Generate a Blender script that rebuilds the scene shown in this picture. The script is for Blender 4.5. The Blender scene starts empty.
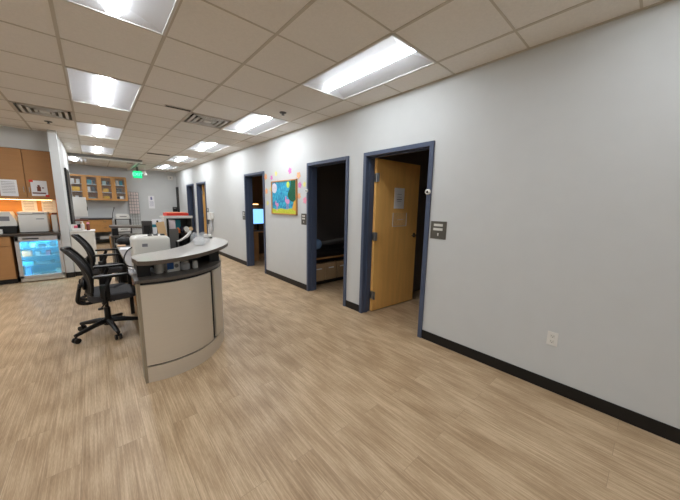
import bpy, bmesh, math, random
from mathutils import Vector, Matrix
random.seed(7)
sc = bpy.context.scene
COL = sc.collection
R = math.radians
PI = math.pi
H = 2.737            # ceiling height
YF = 13.5            # far wall
# ------------------------------------------------------------------ camera, world, exposure
cam_d = bpy.data.cameras.new('camera')
cam_d.sensor_width = 36.0
cam_d.lens = 278.322 / 680 * 36
cam_d.clip_start = 0.05
cam = bpy.data.objects.new('camera', cam_d)
COL.objects.link(cam)
yaw, pit, rol = R(41.46271676), R(-8.88095991), R(1.1093549)
f_ = Vector((math.sin(yaw)*math.cos(pit), math.cos(yaw)*math.cos(pit), math.sin(pit)))
r_ = Vector((math.cos(yaw), -math.sin(yaw), 0))
u_ = r_.cross(f_)
r2 = r_*math.cos(rol) + u_*math.sin(rol)
u2 = -r_*math.sin(rol) + u_*math.cos(rol)
m = Matrix((r2, u2, -f_)).transposed().to_4x4()
m.translation = Vector((-2.7133, 0, 1.4734))
cam.matrix_world = m
sc.camera = cam
w = bpy.data.worlds.new('world')
sc.world = w
w.use_nodes = True
w.node_tree.nodes['Background'].inputs[0].default_value = (0.6, 0.65, 0.7, 1)
w.node_tree.nodes['Background'].inputs[1].default_value = 0.02
sc.view_settings.view_transform = 'Standard'
sc.view_settings.look = 'None'
sc.view_settings.gamma = 1
sc.view_settings.exposure = 1.0
sc.view_settings.use_curve_mapping = False
LAMP = 13.0          # emission of the ceiling lenses

# ------------------------------------------------------------------ materials
def lin(c):
    return tuple(((v/255)/12.92 if v/255 <= .04045 else ((v/255+.055)/1.055)**2.4) for v in c) + (1,)

def mat(name, rgb, rough=.5, metal=0, emit=0, noise=0, scale=20, bump=0, spec=.5, alpha=1, trans=0, ior=1.45, stretch=None):
    m = bpy.data.materials.new(name)
    m.use_nodes = True
    nt = m.node_tree
    b = nt.nodes['Principled BSDF']
    c = lin(rgb)
    b.inputs['Base Color'].default_value = c
    b.inputs['Roughness'].default_value = rough
    b.inputs['Metallic'].default_value = metal
    b.inputs['Specular IOR Level'].default_value = spec
    b.inputs['IOR'].default_value = ior
    if alpha < 1: b.inputs['Alpha'].default_value = alpha
    if trans: b.inputs['Transmission Weight'].default_value = trans
    if emit:
        b.inputs['Emission Color'].default_value = c
        b.inputs['Emission Strength'].default_value = emit
    if noise or bump:
        tc = nt.nodes.new('ShaderNodeTexCoord')
        mp = nt.nodes.new('ShaderNodeMapping')
        if stretch: mp.inputs['Scale'].default_value = stretch
        nz = nt.nodes.new('ShaderNodeTexNoise')
        nz.inputs['Scale'].default_value = scale
        nz.inputs['Detail'].default_value = 5
        nt.links.new(tc.outputs['Object'], mp.inputs[0])
        nt.links.new(mp.outputs[0], nz.inputs['Vector'])
        if noise:
            rp = nt.nodes.new('ShaderNodeValToRGB')
            rp.color_ramp.elements[0].position = .3
            rp.color_ramp.elements[1].position = .7
            rp.color_ramp.elements[0].color = tuple(v*(1-noise) for v in c[:3]) + (1,)
            rp.color_ramp.elements[1].color = tuple(min(1, v*(1+noise)) for v in c[:3]) + (1,)
            nt.links.new(nz.outputs['Fac'], rp.inputs[0])
            nt.links.new(rp.outputs[0], b.inputs['Base Color'])
        if bump:
            bp = nt.nodes.new('ShaderNodeBump')
            bp.inputs['Strength'].default_value = bump
            bp.inputs['Distance'].default_value = .01
            nt.links.new(nz.outputs['Fac'], bp.inputs['Height'])
            nt.links.new(bp.outputs[0], b.inputs['Normal'])
    return m

def floor_mat():
    m = bpy.data.materials.new('oak_vinyl_planks')
    m.use_nodes = True
    nt = m.node_tree; N = nt.nodes; L = nt.links
    b = N['Principled BSDF']
    tc = N.new('ShaderNodeTexCoord')
    sp = N.new('ShaderNodeSeparateXYZ')
    L.new(tc.outputs['Object'], sp.inputs[0])
    cb = N.new('ShaderNodeCombineXYZ')
    L.new(sp.outputs['Y'], cb.inputs['X']); L.new(sp.outputs['X'], cb.inputs['Y'])
    br = N.new('ShaderNodeTexBrick')
    br.offset = .37; br.offset_frequency = 2
    br.inputs['Scale'].default_value = 1
    br.inputs['Brick Width'].default_value = 1.22
    br.inputs['Row Height'].default_value = .152
    br.inputs['Mortar Size'].default_value = .0012
    br.inputs['Mortar Smooth'].default_value = .3
    br.inputs['Bias'].default_value = 0
    br.inputs['Color1'].default_value = (0, 0, 0, 1)
    br.inputs['Color2'].default_value = (1, 1, 1, 1)
    br.inputs['Mortar'].default_value = (.5, .5, .5, 1)
    L.new(cb.outputs[0], br.inputs['Vector'])
    # grain: stretched along Y, shifted plank by plank
    ml = N.new('ShaderNodeVectorMath'); ml.operation = 'SCALE'; ml.inputs['Scale'].default_value = 13
    L.new(br.outputs['Color'], ml.inputs[0])
    ad = N.new('ShaderNodeVectorMath'); ad.operation = 'ADD'
    L.new(tc.outputs['Object'], ad.inputs[0]); L.new(ml.outputs[0], ad.inputs[1])
    def nz(sx, sy, s, det, dist=0):
        mp = N.new('ShaderNodeMapping'); mp.inputs['Scale'].default_value = (sx, sy, 1)
        L.new(ad.outputs[0], mp.inputs[0])
        n = N.new('ShaderNodeTexNoise'); n.inputs['Scale'].default_value = s
        n.inputs['Detail'].default_value = det; n.inputs['Distortion'].default_value = dist
        L.new(mp.outputs[0], n.inputs['Vector']); return n
    fine = nz(34, .55, 3.6, 7, .5)
    fine.inputs['Roughness'].default_value = .62
    broad = nz(6, .55, 1.6, 4, 1.2)
    micro = nz(110, 9, 3.0, 3, 0)
    mp = N.new('ShaderNodeMapping'); mp.inputs['Scale'].default_value = (9, .8, 1)
    L.new(ad.outputs[0], mp.inputs[0])
    wv = N.new('ShaderNodeTexWave'); wv.wave_type = 'RINGS'
    wv.inputs['Scale'].default_value = 1.1; wv.inputs['Distortion'].default_value = 6
    wv.inputs['Detail'].default_value = 3; wv.inputs['Detail Scale'].default_value = 1.2
    L.new(mp.outputs[0], wv.inputs['Vector'])
    rp = N.new('ShaderNodeValToRGB')
    e = rp.color_ramp.elements
    e[0].position = .34; e[0].color = lin((147, 119, 87))
    e[1].position = .66; e[1].color = lin((215, 190, 156))
    k = e.new(.5); k.color = lin((182, 155, 122))
    def mix(a, fac_a, bb, fac_b, cc, fac_c, dd, fac_d):
        t = None
        for s, fa in ((a, fac_a), (bb, fac_b), (cc, fac_c), (dd, fac_d)):
            mm = N.new('ShaderNodeMath'); mm.operation = 'MULTIPLY'; mm.inputs[1].default_value = fa
            L.new(s, mm.inputs[0])
            if t is None: t = mm.outputs[0]
            else:
                aa = N.new('ShaderNodeMath'); aa.operation = 'ADD'
                L.new(t, aa.inputs[0]); L.new(mm.outputs[0], aa.inputs[1]); t = aa.outputs[0]
        return t
    v = mix(fine.outputs['Fac'], .50, broad.outputs['Fac'], .17, br.outputs['Color'], .06, wv.outputs['Fac'], .07)
    mm = N.new('ShaderNodeMath'); mm.operation = 'MULTIPLY_ADD'; mm.inputs[1].default_value = .22
    L.new(micro.outputs['Fac'], mm.inputs[0]); L.new(v, mm.inputs[2]); v = mm.outputs[0]
    L.new(v, rp.inputs[0])
    mx = N.new('ShaderNodeMix'); mx.data_type = 'RGBA'
    L.new(br.outputs['Fac'], mx.inputs['Factor'])
    L.new(rp.outputs[0], mx.inputs[6]); mx.inputs[7].default_value = lin((158, 134, 106))
    L.new(mx.outputs[2], b.inputs['Base Color'])
    b.inputs['Roughness'].default_value = .42
    b.inputs['Specular IOR Level'].default_value = .4
    bp = N.new('ShaderNodeBump'); bp.inputs['Strength'].default_value = .12; bp.inputs['Distance'].default_value = .004
    L.new(fine.outputs['Fac'], bp.inputs['Height']); L.new(bp.outputs[0], b.inputs['Normal'])
    return m

M = {}
M['floor'] = floor_mat()
M['wall'] = mat('pale_grey_paint', (203, 205, 204), .6, noise=.012, scale=6)
M['ceil'] = mat('ceiling_tile', (232, 228, 221), .9, noise=.03, scale=60, bump=.12)
M['grid'] = mat('ceiling_grid_bar', (196, 188, 174), .6)
M['base'] = mat('black_rubber_base', (13, 12, 12), .45)
M['blue'] = mat('slate_blue_enamel', (72, 82, 104), .4)
M['oakdoor'] = mat('honey_door_veneer', (240, 186, 108), .4, noise=.07, scale=3, stretch=(6, 6, .6))
M['cab'] = mat('brown_cabinet_laminate', (174, 127, 80), .45, noise=.05, scale=3, stretch=(1, 1, 8))
M['cabfar'] = mat('amber_wood', (196, 143, 82), .45, noise=.06, scale=4, stretch=(6, 6, 1))
M['splash'] = mat('amber_backsplash', (216, 150, 80), .4, noise=.05, scale=4, stretch=(1, 6, 6))
M['white'] = mat('white_plastic', (226, 224, 218), .4)
M['offwhite'] = mat('warm_white_plastic', (218, 216, 208), .45)
M['paper'] = mat('paper', (236, 236, 238), .8)
M['ink'] = mat('print_grey', (128, 128, 134), .8)
M['grey'] = mat('mid_grey', (120, 118, 114), .45)
M['dgrey'] = mat('dark_grey', (66, 64, 62), .45)
M['black'] = mat('black_plastic', (22, 22, 23), .4)
M['meshfab'] = mat('black_mesh_fabric', (40, 38, 36), .8, noise=.2, scale=260)
M['seatfab'] = mat('charcoal_upholstery', (58, 57, 59), .75, noise=.12, scale=200)
M['steel'] = mat('brushed_steel', (190, 188, 184), .3, 1)
M['chrome'] = mat('chrome', (220, 220, 220), .15, 1)
M['stlam'] = mat('champagne_metal_laminate', (216, 207, 192), .42, .35, noise=.015, scale=4, stretch=(1, 1, 40))
M['gable'] = mat('beige_end_panel', (150, 138, 118), .5)
M['shelf'] = mat('dark_taupe_laminate', (96, 90, 84), .3)
M['edge'] = mat('taupe_edge_band', (92, 82, 72), .4)
M['top'] = mat('speckled_grey_laminate', (198, 195, 190), .18, noise=.1, scale=300)
M['desk'] = mat('grey_desk_laminate', (128, 122, 120), .35, noise=.05, scale=200)
M['lens'] = mat('lamp_lens', (243, 249, 255), .5, emit=LAMP)
M['lensfar'] = mat('lamp_lens_boosted', (246, 250, 255), .5, emit=LAMP*1.75)  # same lens with emission raised to brighten the far and left areas
M['lensrear'] = mat('lamp_lens_dimmed', (243, 249, 255), .5, emit=LAMP*.7)  # same lens with emission lowered so the near wall stays balanced
M['refl'] = mat('white_reflector', (206, 207, 210), .5)
M['reflfar'] = mat('white_reflector_toned_down', (184, 185, 188), .5)  # darker copy of the reflector, offsets glare from the boosted lenses
M['fix'] = mat('fixture_frame', (215, 214, 210), .45)
M['red'] = mat('red_folder', (214, 52, 36), .45)
M['blueitem'] = mat('blue_print', (44, 92, 158), .5)
M['teal'] = mat('teal_print', (40, 140, 156), .5)
M['yellow'] = mat('yellow_box', (222, 174, 30), .5)
M['orange'] = mat('orange_plastic', (226, 128, 66), .5)
M['pink'] = mat('pink_plastic', (222, 96, 122), .5)
M['brown'] = mat('brown_plastic', (110, 52, 34), .5)
M['manila'] = mat('manila_card', (222, 186, 140), .7)
M['glass'] = mat('clear_glass', (240, 246, 246), .05, trans=1, ior=1.45)
M['pane'] = mat('thin_clear_pane', (235, 244, 248), .05, alpha=.05)
M['cleard'] = mat('clear_dome_plastic', (235, 238, 240), .08, alpha=.26)
M['clearp'] = mat('clear_plastic_sheet', (225, 228, 232), .15, alpha=.5)
M['dsteel'] = mat('grey_painted_metal', (102, 101, 98), .4, .2)
M['sign'] = mat('bronze_sign_plate', (92, 88, 80), .4, .3)
M['vent'] = mat('vent_grille', (196, 188, 176), .5)
M['ventdark'] = mat('duct_dark', (28, 25, 22), .8)
M['exit'] = mat('green_exit_glow', (0, 190, 112), .4, emit=.75)
M['exitlet'] = mat('exit_letters', (120, 240, 190), .4, emit=.8)
M['screen'] = mat('monitor_blue_glow', (120, 176, 232), .3, emit=1.0)
M['fridgebl'] = mat('fridge_back_panel', (110, 205, 240), .35)
M['fridgewin'] = mat('fridge_led', (150, 225, 255), .4, emit=40.0)
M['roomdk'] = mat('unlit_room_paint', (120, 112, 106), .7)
M['warmled'] = mat('warm_led', (255, 206, 140), .4, emit=9.0)
M['padblue'] = mat('pillow_blue', (120, 150, 190), .7)
M['drawer'] = mat('tan_drawer', (160, 134, 102), .5)
M['signwhite'] = mat('sign_insert', (216, 214, 206), .5)

# ------------------------------------------------------------------ geometry helpers
def new(): return bmesh.new()

def box(bm, x0, x1, y0, y1, z0, z1, bev=0, seg=2):
    if x0 > x1: x0, x1 = x1, x0
    if y0 > y1: y0, y1 = y1, y0
    if z0 > z1: z0, z1 = z1, z0
    t = bmesh.new()
    bmesh.ops.create_cube(t, size=1)
    for v in t.verts:
        v.co = Vector(((x0+x1)/2+v.co.x*(x1-x0), (y0+y1)/2+v.co.y*(y1-y0), (z0+z1)/2+v.co.z*(z1-z0)))
    if bev:
        bmesh.ops.bevel(t, geom=t.edges[:], offset=min(bev, .49*min(x1-x0, y1-y0, z1-z0)), segments=seg, affect='EDGES', profile=.5)
    merge(bm, t)
    return bm

def merge(bm, t, mx=None):
    if mx is not None: bmesh.ops.transform(t, matrix=mx, verts=t.verts)
    me = bpy.data.meshes.new('t'); t.to_mesh(me); t.free()
    bm.from_mesh(me); bpy.data.meshes.remove(me)

def B(x0, x1, y0, y1, z0, z1, bev=0, seg=2): return box(new(), x0, x1, y0, y1, z0, z1, bev, seg)

def cyl(bm, p0, p1, r0, r1=None, seg=16):
    p0 = Vector(p0); p1 = Vector(p1); r1 = r0 if r1 is None else r1
    t = bmesh.new()
    d = p1-p0
    bmesh.ops.create_cone(t, cap_ends=True, segments=seg, radius1=r0, radius2=r1, depth=d.length)
    q = Vector((0, 0, 1)).rotation_difference(d.normalized()).to_matrix().to_4x4()
    merge(bm, t, Matrix.Translation((p0+p1)/2) @ q)
    return bm

def sph(bm, c, r, sz=1, seg=14, sx=1, sy=1):
    t = bmesh.new()
    bmesh.ops.create_uvsphere(t, u_segments=seg, v_segments=max(6, seg//2), radius=r)
    merge(bm, t, Matrix.Translation(c) @ Matrix.Diagonal((sx, sy, sz, 1)))
    return bm

def lathe(bm, c, prof, seg=20):
    rings = []
    for r, z in prof:
        rings.append([bm.verts.new((c[0]+r*math.cos(2*PI*i/seg), c[1]+r*math.sin(2*PI*i/seg), c[2]+z)) for i in range(seg)])
    for a, b in zip(rings, rings[1:]):
        for i in range(seg):
            bm.faces.new((a[i], a[(i+1) % seg], b[(i+1) % seg], b[i]))
    bm.faces.new(rings[0][::-1]); bm.faces.new(rings[-1])
    return bm

def tube(bm, pts, r, seg=8, closed=False):
    pts = [Vector(p) for p in pts]
    rr = r if isinstance(r, (list, tuple)) else [r]*len(pts)
    rings = []
    n = len(pts)
    for i, p in enumerate(pts):
        a = pts[max(0, i-1)]; b = pts[min(n-1, i+1)]
        if closed: a = pts[(i-1) % n]; b = pts[(i+1) % n]
        d = (b-a).normalized()
        up = Vector((0, 0, 1)) if abs(d.z) < .95 else Vector((1, 0, 0))
        s = d.cross(up).normalized(); t = s.cross(d)
        rings.append([bm.verts.new(p + rr[i]*(s*math.cos(2*PI*k/seg)+t*math.sin(2*PI*k/seg))) for k in range(seg)])
    pairs = list(zip(rings, rings[1:]))
    if closed: pairs.append((rings[-1], rings[0]))
    for a, b in pairs:
        for k in range(seg): bm.faces.new((a[k], a[(k+1) % seg], b[(k+1) % seg], b[k]))
    if not closed:
        bm.faces.new(rings[0][::-1]); bm.faces.new(rings[-1])
    return bm

def smooth_pts(pts, n=6, closed=False):
    P = [Vector(p) for p in pts]; out = []; m_ = len(P)
    rng = range(m_) if closed else range(m_-1)
    for i in rng:
        if closed: p0, p1, p2, p3 = P[(i-1) % m_], P[i], P[(i+1) % m_], P[(i+2) % m_]
        else: p0, p1, p2, p3 = P[max(i-1, 0)], P[i], P[i+1], P[min(i+2, m_-1)]
        for k in range(n):
            t = k/n
            out.append(.5*((2*p1)+(-p0+p2)*t+(2*p0-5*p1+4*p2-p3)*t*t+(-p0+3*p1-3*p2+p3)*t**3))
    if not closed: out.append(P[-1])
    return out

def prism(bm, pts, z0, z1, bev=0):
    t = bmesh.new()
    a = [t.verts.new((p[0], p[1], z0)) for p in pts]
    b = [t.verts.new((p[0], p[1], z1)) for p in pts]
    n = len(pts)
    t.faces.new(a[::-1]); t.faces.new(b)
    for i in range(n): t.faces.new((a[i], a[(i+1) % n], b[(i+1) % n], b[i]))
    bmesh.ops.recalc_face_normals(t, faces=t.faces)
    if bev: bmesh.ops.bevel(t, geom=[e for e in t.edges if abs(e.verts[0].co.z-e.verts[1].co.z) < 1e-6], offset=bev, segments=2, affect='EDGES')
    merge(bm, t); return bm

def strip(bm, pts, z0, z1, th):
    """curved upright panel; th > 0 thickens to the left of the walk direction"""
    P = [Vector((p[0], p[1])) for p in pts]; n = len(P); Q = []
    for i in range(n):
        d = (P[min(i+1, n-1)]-P[max(i-1, 0)]).normalized()
        Q.append(P[i]+Vector((-d.y, d.x))*th)
    prism(bm, [tuple(p) for p in P]+[tuple(q) for q in reversed(Q)], z0, z1)
    return bm

def inset_pts(pts, d):
    P = [Vector((p[0], p[1])) for p in pts]; n = len(P); Q = []
    for i in range(n):
        t = (P[min(i+1, n-1)]-P[max(i-1, 0)]).normalized()
        Q.append(P[i]+Vector((-t.y, t.x))*d)
    return [tuple(q) for q in Q]

def obj(name, bm, material, parent=None, smooth=False, loc=None, rot=None):
    bmesh.ops.recalc_face_normals(bm, faces=bm.faces)
    me = bpy.data.meshes.new(name)
    bm.to_mesh(me); bm.free()
    mats = material if isinstance(material, list) else [material]
    for m_ in mats: me.materials.append(m_)
    if smooth:
        me.shade_smooth()
        me.set_sharp_from_angle(angle=R(35))
    o = bpy.data.objects.new(name, me)
    COL.objects.link(o)
    if parent is not None: o.parent = parent
    if loc: o.location = loc
    if rot: o.rotation_euler = rot
    return o

def tag(o, label, cat, group=None, kind=None):
    o['label'] = label; o['category'] = cat
    if group: o['group'] = group
    if kind: o['kind'] = kind
    return o

def thing(name, label, cat, loc=(0, 0, 0), rz=0, group=None):
    o = bpy.data.objects.new(name, None)
    o.empty_display_size = .1
    COL.objects.link(o)
    o.location = loc; o.rotation_euler = (0, 0, rz)
    return tag(o, label, cat, group)

def struct(name, bm, m_, parent=None, smooth=False):
    o = obj(name, bm, m_, parent, smooth)
    if parent is None: o['kind'] = 'structure'
    return o

def copy_tree(o, parent=None):
    c = o.copy(); COL.objects.link(c)
    c.parent = parent
    for ch in [k for k in bpy.data.objects if k.parent == o]:
        copy_tree(ch, c)
    return c

def plab(o, s): o['label'] = s; return o

# ================================================================== SETTING
G = .6096
GX0, GY0 = -.3305, 2.068
# ---- floor
struct('floor', B(-6.6, 3.4, -3.2, YF+.15, -.08, 0), M['floor'])

# ---- right wall with five doorways
DW = [(1.6212, 2.6256), (2.9132, 3.9181), (5.4649, 6.4647), (9.4758, 10.4549), (10.8331, 11.7948)]
DH, FW, WT = 2.163, .05, .14
bm = new()
ys = [-3.2] + [v for a, b in DW for v in (a+.012, b-.012)] + [YF]
for i in range(0, len(ys), 2): box(bm, 0, WT, ys[i], ys[i+1], 0, H+.1)
for a, b in DW: box(bm, 0, WT, a+.012, b-.012, DH-.012, H+.1)
struct('wall_right', bm, M['wall'])
# baseboards between the doorways
for i in range(0, len(ys), 2):
    a = ys[i] - .0 if i == 0 else ys[i]-.012
    b = ys[i+1] if i == len(ys)-2 else ys[i+1]+.012
    o = struct('baseboard_right', B(-.008, 0, ys[i]+(.0 if i == 0 else -.012)+.0, b-.024 if i < len(ys)-2 else b, 0, .1), M['base'])

def doorway(n, a, b, hinge_z=True):
    root = bpy.data.objects.new('door_%d' % n, None); COL.objects.link(root); root['kind'] = 'structure'
    root.location = (0, (a+b)/2, 0)
    oy = (a+b)/2
    bm = new()
    t = .02
    for (p, q) in ((a, a+FW), (b-FW, b)):
        box(bm, -t, WT+t, p-oy, q-oy, 0, DH, .003, 1)
    box(bm, -t, WT+t, a-oy+FW-.005, b-oy-FW+.005, DH-FW, DH, .003, 1)
    # stop
    box(bm, .045, WT-.045, a-oy+FW-.001, a-oy+FW+.012, 0, DH-FW)
    box(bm, .045, WT-.045, b-oy-FW-.012, b-oy-FW+.001, 0, DH-FW)
    box(bm, .045, WT-.045, a-oy+FW, b-oy-FW, DH-FW-.012, DH-FW+.001)
    obj('door_frame', bm, M['blue'], root)
    return root, oy

def leaf(root, oy, hy, ang, papers=False):
    """leaf hinged at (WT, hy) and swung into the room; ang from closed"""
    e = bpy.data.objects.new('door_leaf', None)
    W = .905; T = .044
    lf = obj('door_leaf', B(0, W, -T, 0, .012, DH-FW-.006, .002, 1), M['oakdoor'], root)
    lf.location = (WT+.004, hy-oy-.006, 0)
    lf.rotation_euler = (0, 0, -PI/2+ang)
    bpy.data.objects.remove(e)
    for z in (.25, 1.08, 1.86):
        bm = B(-.012, .006, -T-.004, -T+.03, z-.055, z+.055)
        cyl(bm, (-.01, -T-.006, z-.058), (-.01, -T-.006, z+.058), .009, seg=10)
        box(bm, -.012, -.004, -T-.058, -T-.004, z-.055, z+.055)
        plab(obj('hinge', bm, M['steel'], lf, True), 'satin steel hinge')
    bm = new()
    cyl(bm, (W-.07, -T, 1.06), (W-.07, -T-.012, 1.06), .034, seg=20)
    cyl(bm, (W-.07, -T-.01, 1.06), (W-.07, -T-.055, 1.06), .012, seg=12)
    tube(bm, smooth_pts([(W-.07, -T-.055, 1.06), (W-.1, -T-.058, 1.06), (W-.18, -T-.05, 1.06)], 4), .009)
    obj('door_handle', bm, M['chrome'], lf, True)
    if papers:
        bm = B(.36, .57, -T-.003, -T, 1.46, 1.75)
        pp = plab(obj('notice', bm, M['paper'], lf), 'white printed notice on the door')
        bm = B(.41, .52, -T-.004, -T-.003, 1.585, 1.595)
        for z in (1.56, 1.62, 1.66): box(bm, .42, .51, -T-.004, -T-.003, z, z+.005)
        obj('print', bm, M['ink'], pp)
        bm = B(.33, .62, -T-.022, -T-.019, 1.21, 1.40)
        box(bm, .33, .62, -T-.019, -T, 1.21, 1.214)
        box(bm, .33, .334, -T-.019, -T, 1.21, 1.40); box(bm, .616, .62, -T-.019, -T, 1.21, 1.40)
        obj('holder_edge', box(box(box(B(.326, .332, -T-.024, -T-.018, 1.21, 1.40), .618, .624, -T-.024, -T-.018, 1.21, 1.40), .326, .624, -T-.024, -T-.018, 1.205, 1.211), .42, .55, -T-.024, -T-.02, 1.30, 1.304), M['offwhite'], lf)
        plab(obj('holder', bm, M['pane'], lf), 'clear plastic paper holder')
    return lf

for n, (a, b) in enumerate(DW, 1):
    root, oy = doorway(n, a, b)
    if n == 1: leaf(root, oy, b-FW, R(86), True)
    if n == 4: leaf(root, oy, b-FW, R(84))

# ---- rooms behind the doorways
def wall(name, x0, x1, y0, y1, z0, z1, m_='wall'): return struct(name, B(x0, x1, y0, y1, z0, z1), M[m_])
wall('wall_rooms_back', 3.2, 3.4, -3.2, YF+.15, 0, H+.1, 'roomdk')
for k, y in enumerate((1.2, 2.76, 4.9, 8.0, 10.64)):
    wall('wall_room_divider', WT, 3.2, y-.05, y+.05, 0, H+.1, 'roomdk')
# ---- other walls
wall('wall_far', -6.6, 3.4, YF, YF+.15, 0, H+.1)
wall('wall_back', -6.6, 3.4, -3.35, -3.2, 0, H+.1)
wall('wall_left', -6.75, -6.6, -3.35, YF+.15, 0, H+.1)
wall('wall_alcove_side', -4.72, -4.6, 8.19, YF, 0, H+.05)
wall('wall_partition', -3.212, -3.095, 7.45, 10.45, 0, H+.05)
wall('wall_alcove', -6.6, -3.212, 8.05, 8.19, 0, H+.05)
wall('wall_soffit', -6.6, -3.212, 7.72, 8.05, 2.39, H+.03)
struct('baseboard_partition', box(B(-3.212, -3.087, 7.442, 7.45, 0, .1), -3.095, -3.087, 7.45, 8.25, 0, .1), M['base'])
struct('baseboard_far', B(-1.9, -.02, YF-.008, YF, 0, .1), M['base'])
# dark doorway on the partition, seen edge-on, and the dark door strip by the far corner
root = bpy.data.objects.new('door_6', None); COL.objects.link(root); root['kind'] = 'structure'; root.location = (-3.095, 8.8, 0)
bm = new()
box(bm, 0, .035, -.5, -.44, 0, DH); box(bm, 0, .035, .44, .5, 0, DH); box(bm, 0, .035, -.44, .44, DH-.06, DH)
obj('door_frame', bm, M['black'], root)
obj('door_leaf', B(0, .03, -.44, .44, .01, DH-.06), M['black'], root)
root = bpy.data.objects.new('door_7', None); COL.objects.link(root); root['kind'] = 'structure'; root.location = (0, 13.3, 0)
bm = new()
box(bm, -.03, 0, -.12, -.02, 0, 2.14); box(bm, -.03, 0, .12, .19, 0, 2.14)
obj('door_frame', bm, M['black'], root)
obj('door_leaf', B(-.012, 0, -.02, .12, .01, 2.14), M['black'], root)

# ---- ceiling with real openings for the fixtures
def gx(i): return GX0 - i*.6175
def gy(j): return GY0 + j*G
LIGHTS = []   # x0,x1,y0,y1
for j in (-9, -5, -1, 3, 7, 11, 15): LIGHTS.append((gx(1), gx(0), gy(j), gy(j+2)))
for j in (-9, -5, -1, 3, 7, 11): LIGHTS.append((gx(4), gx(3), gy(j), gy(j+2)))
for j in (-7, -3, 1, 5): LIGHTS.append((gx(8), gx(7), gy(j), gy(j+2)))  # unseen left column, added as fill for the left side
LIGHTS.append((-3.32, -2.71, gy(15), gy(17)))
VENTS = [(gx(5), gx(4), gy(6), gy(7)), (gx(2), gx(1), gy(4), gy(5))]
HOLES = LIGHTS + VENTS
xs = sorted(set([-6.6, 3.2, WT/2] + [v for h in HOLES for v in h[:2]]))
yy = sorted(set([-3.2, YF] + [v for h in HOLES for v in h[2:]]))
bm = new()
CT = .004
for i in range(len(xs)-1):
    for j in range(len(yy)-1):
        cx, cy = (xs[i]+xs[i+1])/2, (yy[j]+yy[j+1])/2
        if any(h[0] < cx < h[1] and h[2] < cy < h[3] for h in HOLES): continue
        vs = [bm.verts.new((x, y, H+CT)) for x, y in ((xs[i], yy[j]), (xs[i], yy[j+1]), (xs[i+1], yy[j+1]), (xs[i+1], yy[j]))]
        bm.faces.new(vs)
bmesh.ops.remove_doubles(bm, verts=bm.verts, dist=1e-5)
g = bmesh.ops.extrude_face_region(bm, geom=bm.faces[:])
bmesh.ops.translate(bm, vec=(0, 0, .018), verts=[v for v in g['geom'] if isinstance(v, bmesh.types.BMVert)])
ceiling = struct('ceiling', bm, M['ceil'])
bm = new()
hw = .0115
def runs(lo, hi, cuts):
    """intervals of [lo,hi] outside cuts"""
    out = []; p = lo
    for a, b in sorted(cuts):
        if a > p: out.append((p, min(a, hi)))
        p = max(p, b)
    if p < hi: out.append((p, hi))
    return out
for i in range(-0, 11):
    x = gx(i)
    box(bm, x-hw, x+hw, -3.2, YF, H, H+CT+.002)
j = -8
for j in range(-8, 19):
    y = gy(j)
    cuts = [(h[0], h[1]) for h in HOLES if h[2]+.01 < y < h[3]-.01]
    for a, b in runs(-6.6, 0, cuts): box(bm, a, b, y-.007, y+.007, H+.001, H+CT+.002)
obj('ceiling_grid', bm, M['grid'], ceiling)
bm = new(); box(bm, -.012, 0, -3.2, YF, H-.006, H+CT)
obj('wall_angle', bm, M['grid'], ceiling)
# roof slab above everything (plenum)
struct('trim_plenum', B(-6.75, 3.4, -3.35, YF+.15, H+.35, H+.4), M['ventdark'])
# bulkhead rail around the far alcove
struct('trim_rail', box(B(-3.095, -1.47, 10.47, 10.56, H-.055, H), -1.56, -1.47, 10.56, YF, H-.055, H), M['grey'])
struct('trim_rail_edge', box(B(-3.095, -1.46, 10.56, 10.60, H-.085, H), -1.60, -1.56, 10.60, YF, H-.085, H), M['white'])

# ---- ceiling lights
def light(x0, x1, y0, y1, label, group, lens='lens'):
    t = thing('ceiling_light', label, 'ceiling light', ((x0+x1)/2, (y0+y1)/2, H), 0, group)
    hx, hy = (x1-x0)/2-.002, (y1-y0)/2-.002
    bm = new()
    fl = .018
    for s in (-1, 1):
        box(bm, s*hx, s*(hx-fl), -hy, hy, -.002, .01)
        box(bm, -hx, hx, s*hy, s*(hy-fl), -.002, .01)
        box(bm, s*hx, s*(hx-.004), -hy, hy, 0, .12)
        box(bm, -hx, hx, s*hy, s*(hy-.004), 0, .12)
    box(bm, -hx, hx, -hy, hy, .115, .12)
    obj('housing', bm, M['fix'], t)
    rc = min(.060, hx*.3)
    bm = new()
    for s in (-1, 1):   # curved reflector wings
        pr = []
        for k in range(9):
            u = k/8
            pr.append((s*(hx-fl-(hx-fl-rc)*u), .004+.032*math.sin(u*PI/2)))
        va = [bm.verts.new((x, -hy+fl, z)) for x, z in pr]; vb = [bm.verts.new((x, hy-fl, z)) for x, z in pr]
        for k in range(8): bm.faces.new((va[k], va[k+1], vb[k+1], vb[k]))
    obj('reflector', bm, M['reflfar' if lens == 'lensfar' else 'refl'], t, True)
    bm = new()
    for s in (-1, 1):
        bm = new()
        q = [bm.verts.new(c) for c in ((-hx+fl, s*(hy-fl), .003), (hx-fl, s*(hy-fl), .003), (hx*.5, s*(hy-.1), .036), (-hx*.5, s*(hy-.1), .036))]
        bm.faces.new(q)
        obj('end_plate', bm, M['refl'], t)
    bm = new()
    L_ = hy-.03
    prof = [(-rc*math.cos(a), .037-.034*math.sin(a)) for a in [PI*k/12 for k in range(13)]]
    va = [bm.verts.new((x, -L_, z)) for x, z in prof]; vb = [bm.verts.new((x, L_, z)) for x, z in prof]
    for k in range(12): bm.faces.new((va[k], va[k+1], vb[k+1], vb[k]))
    bm.faces.new(va); bm.faces.new(vb[::-1])
    obj('lens', bm, M[lens], t, True)
    return t
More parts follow.
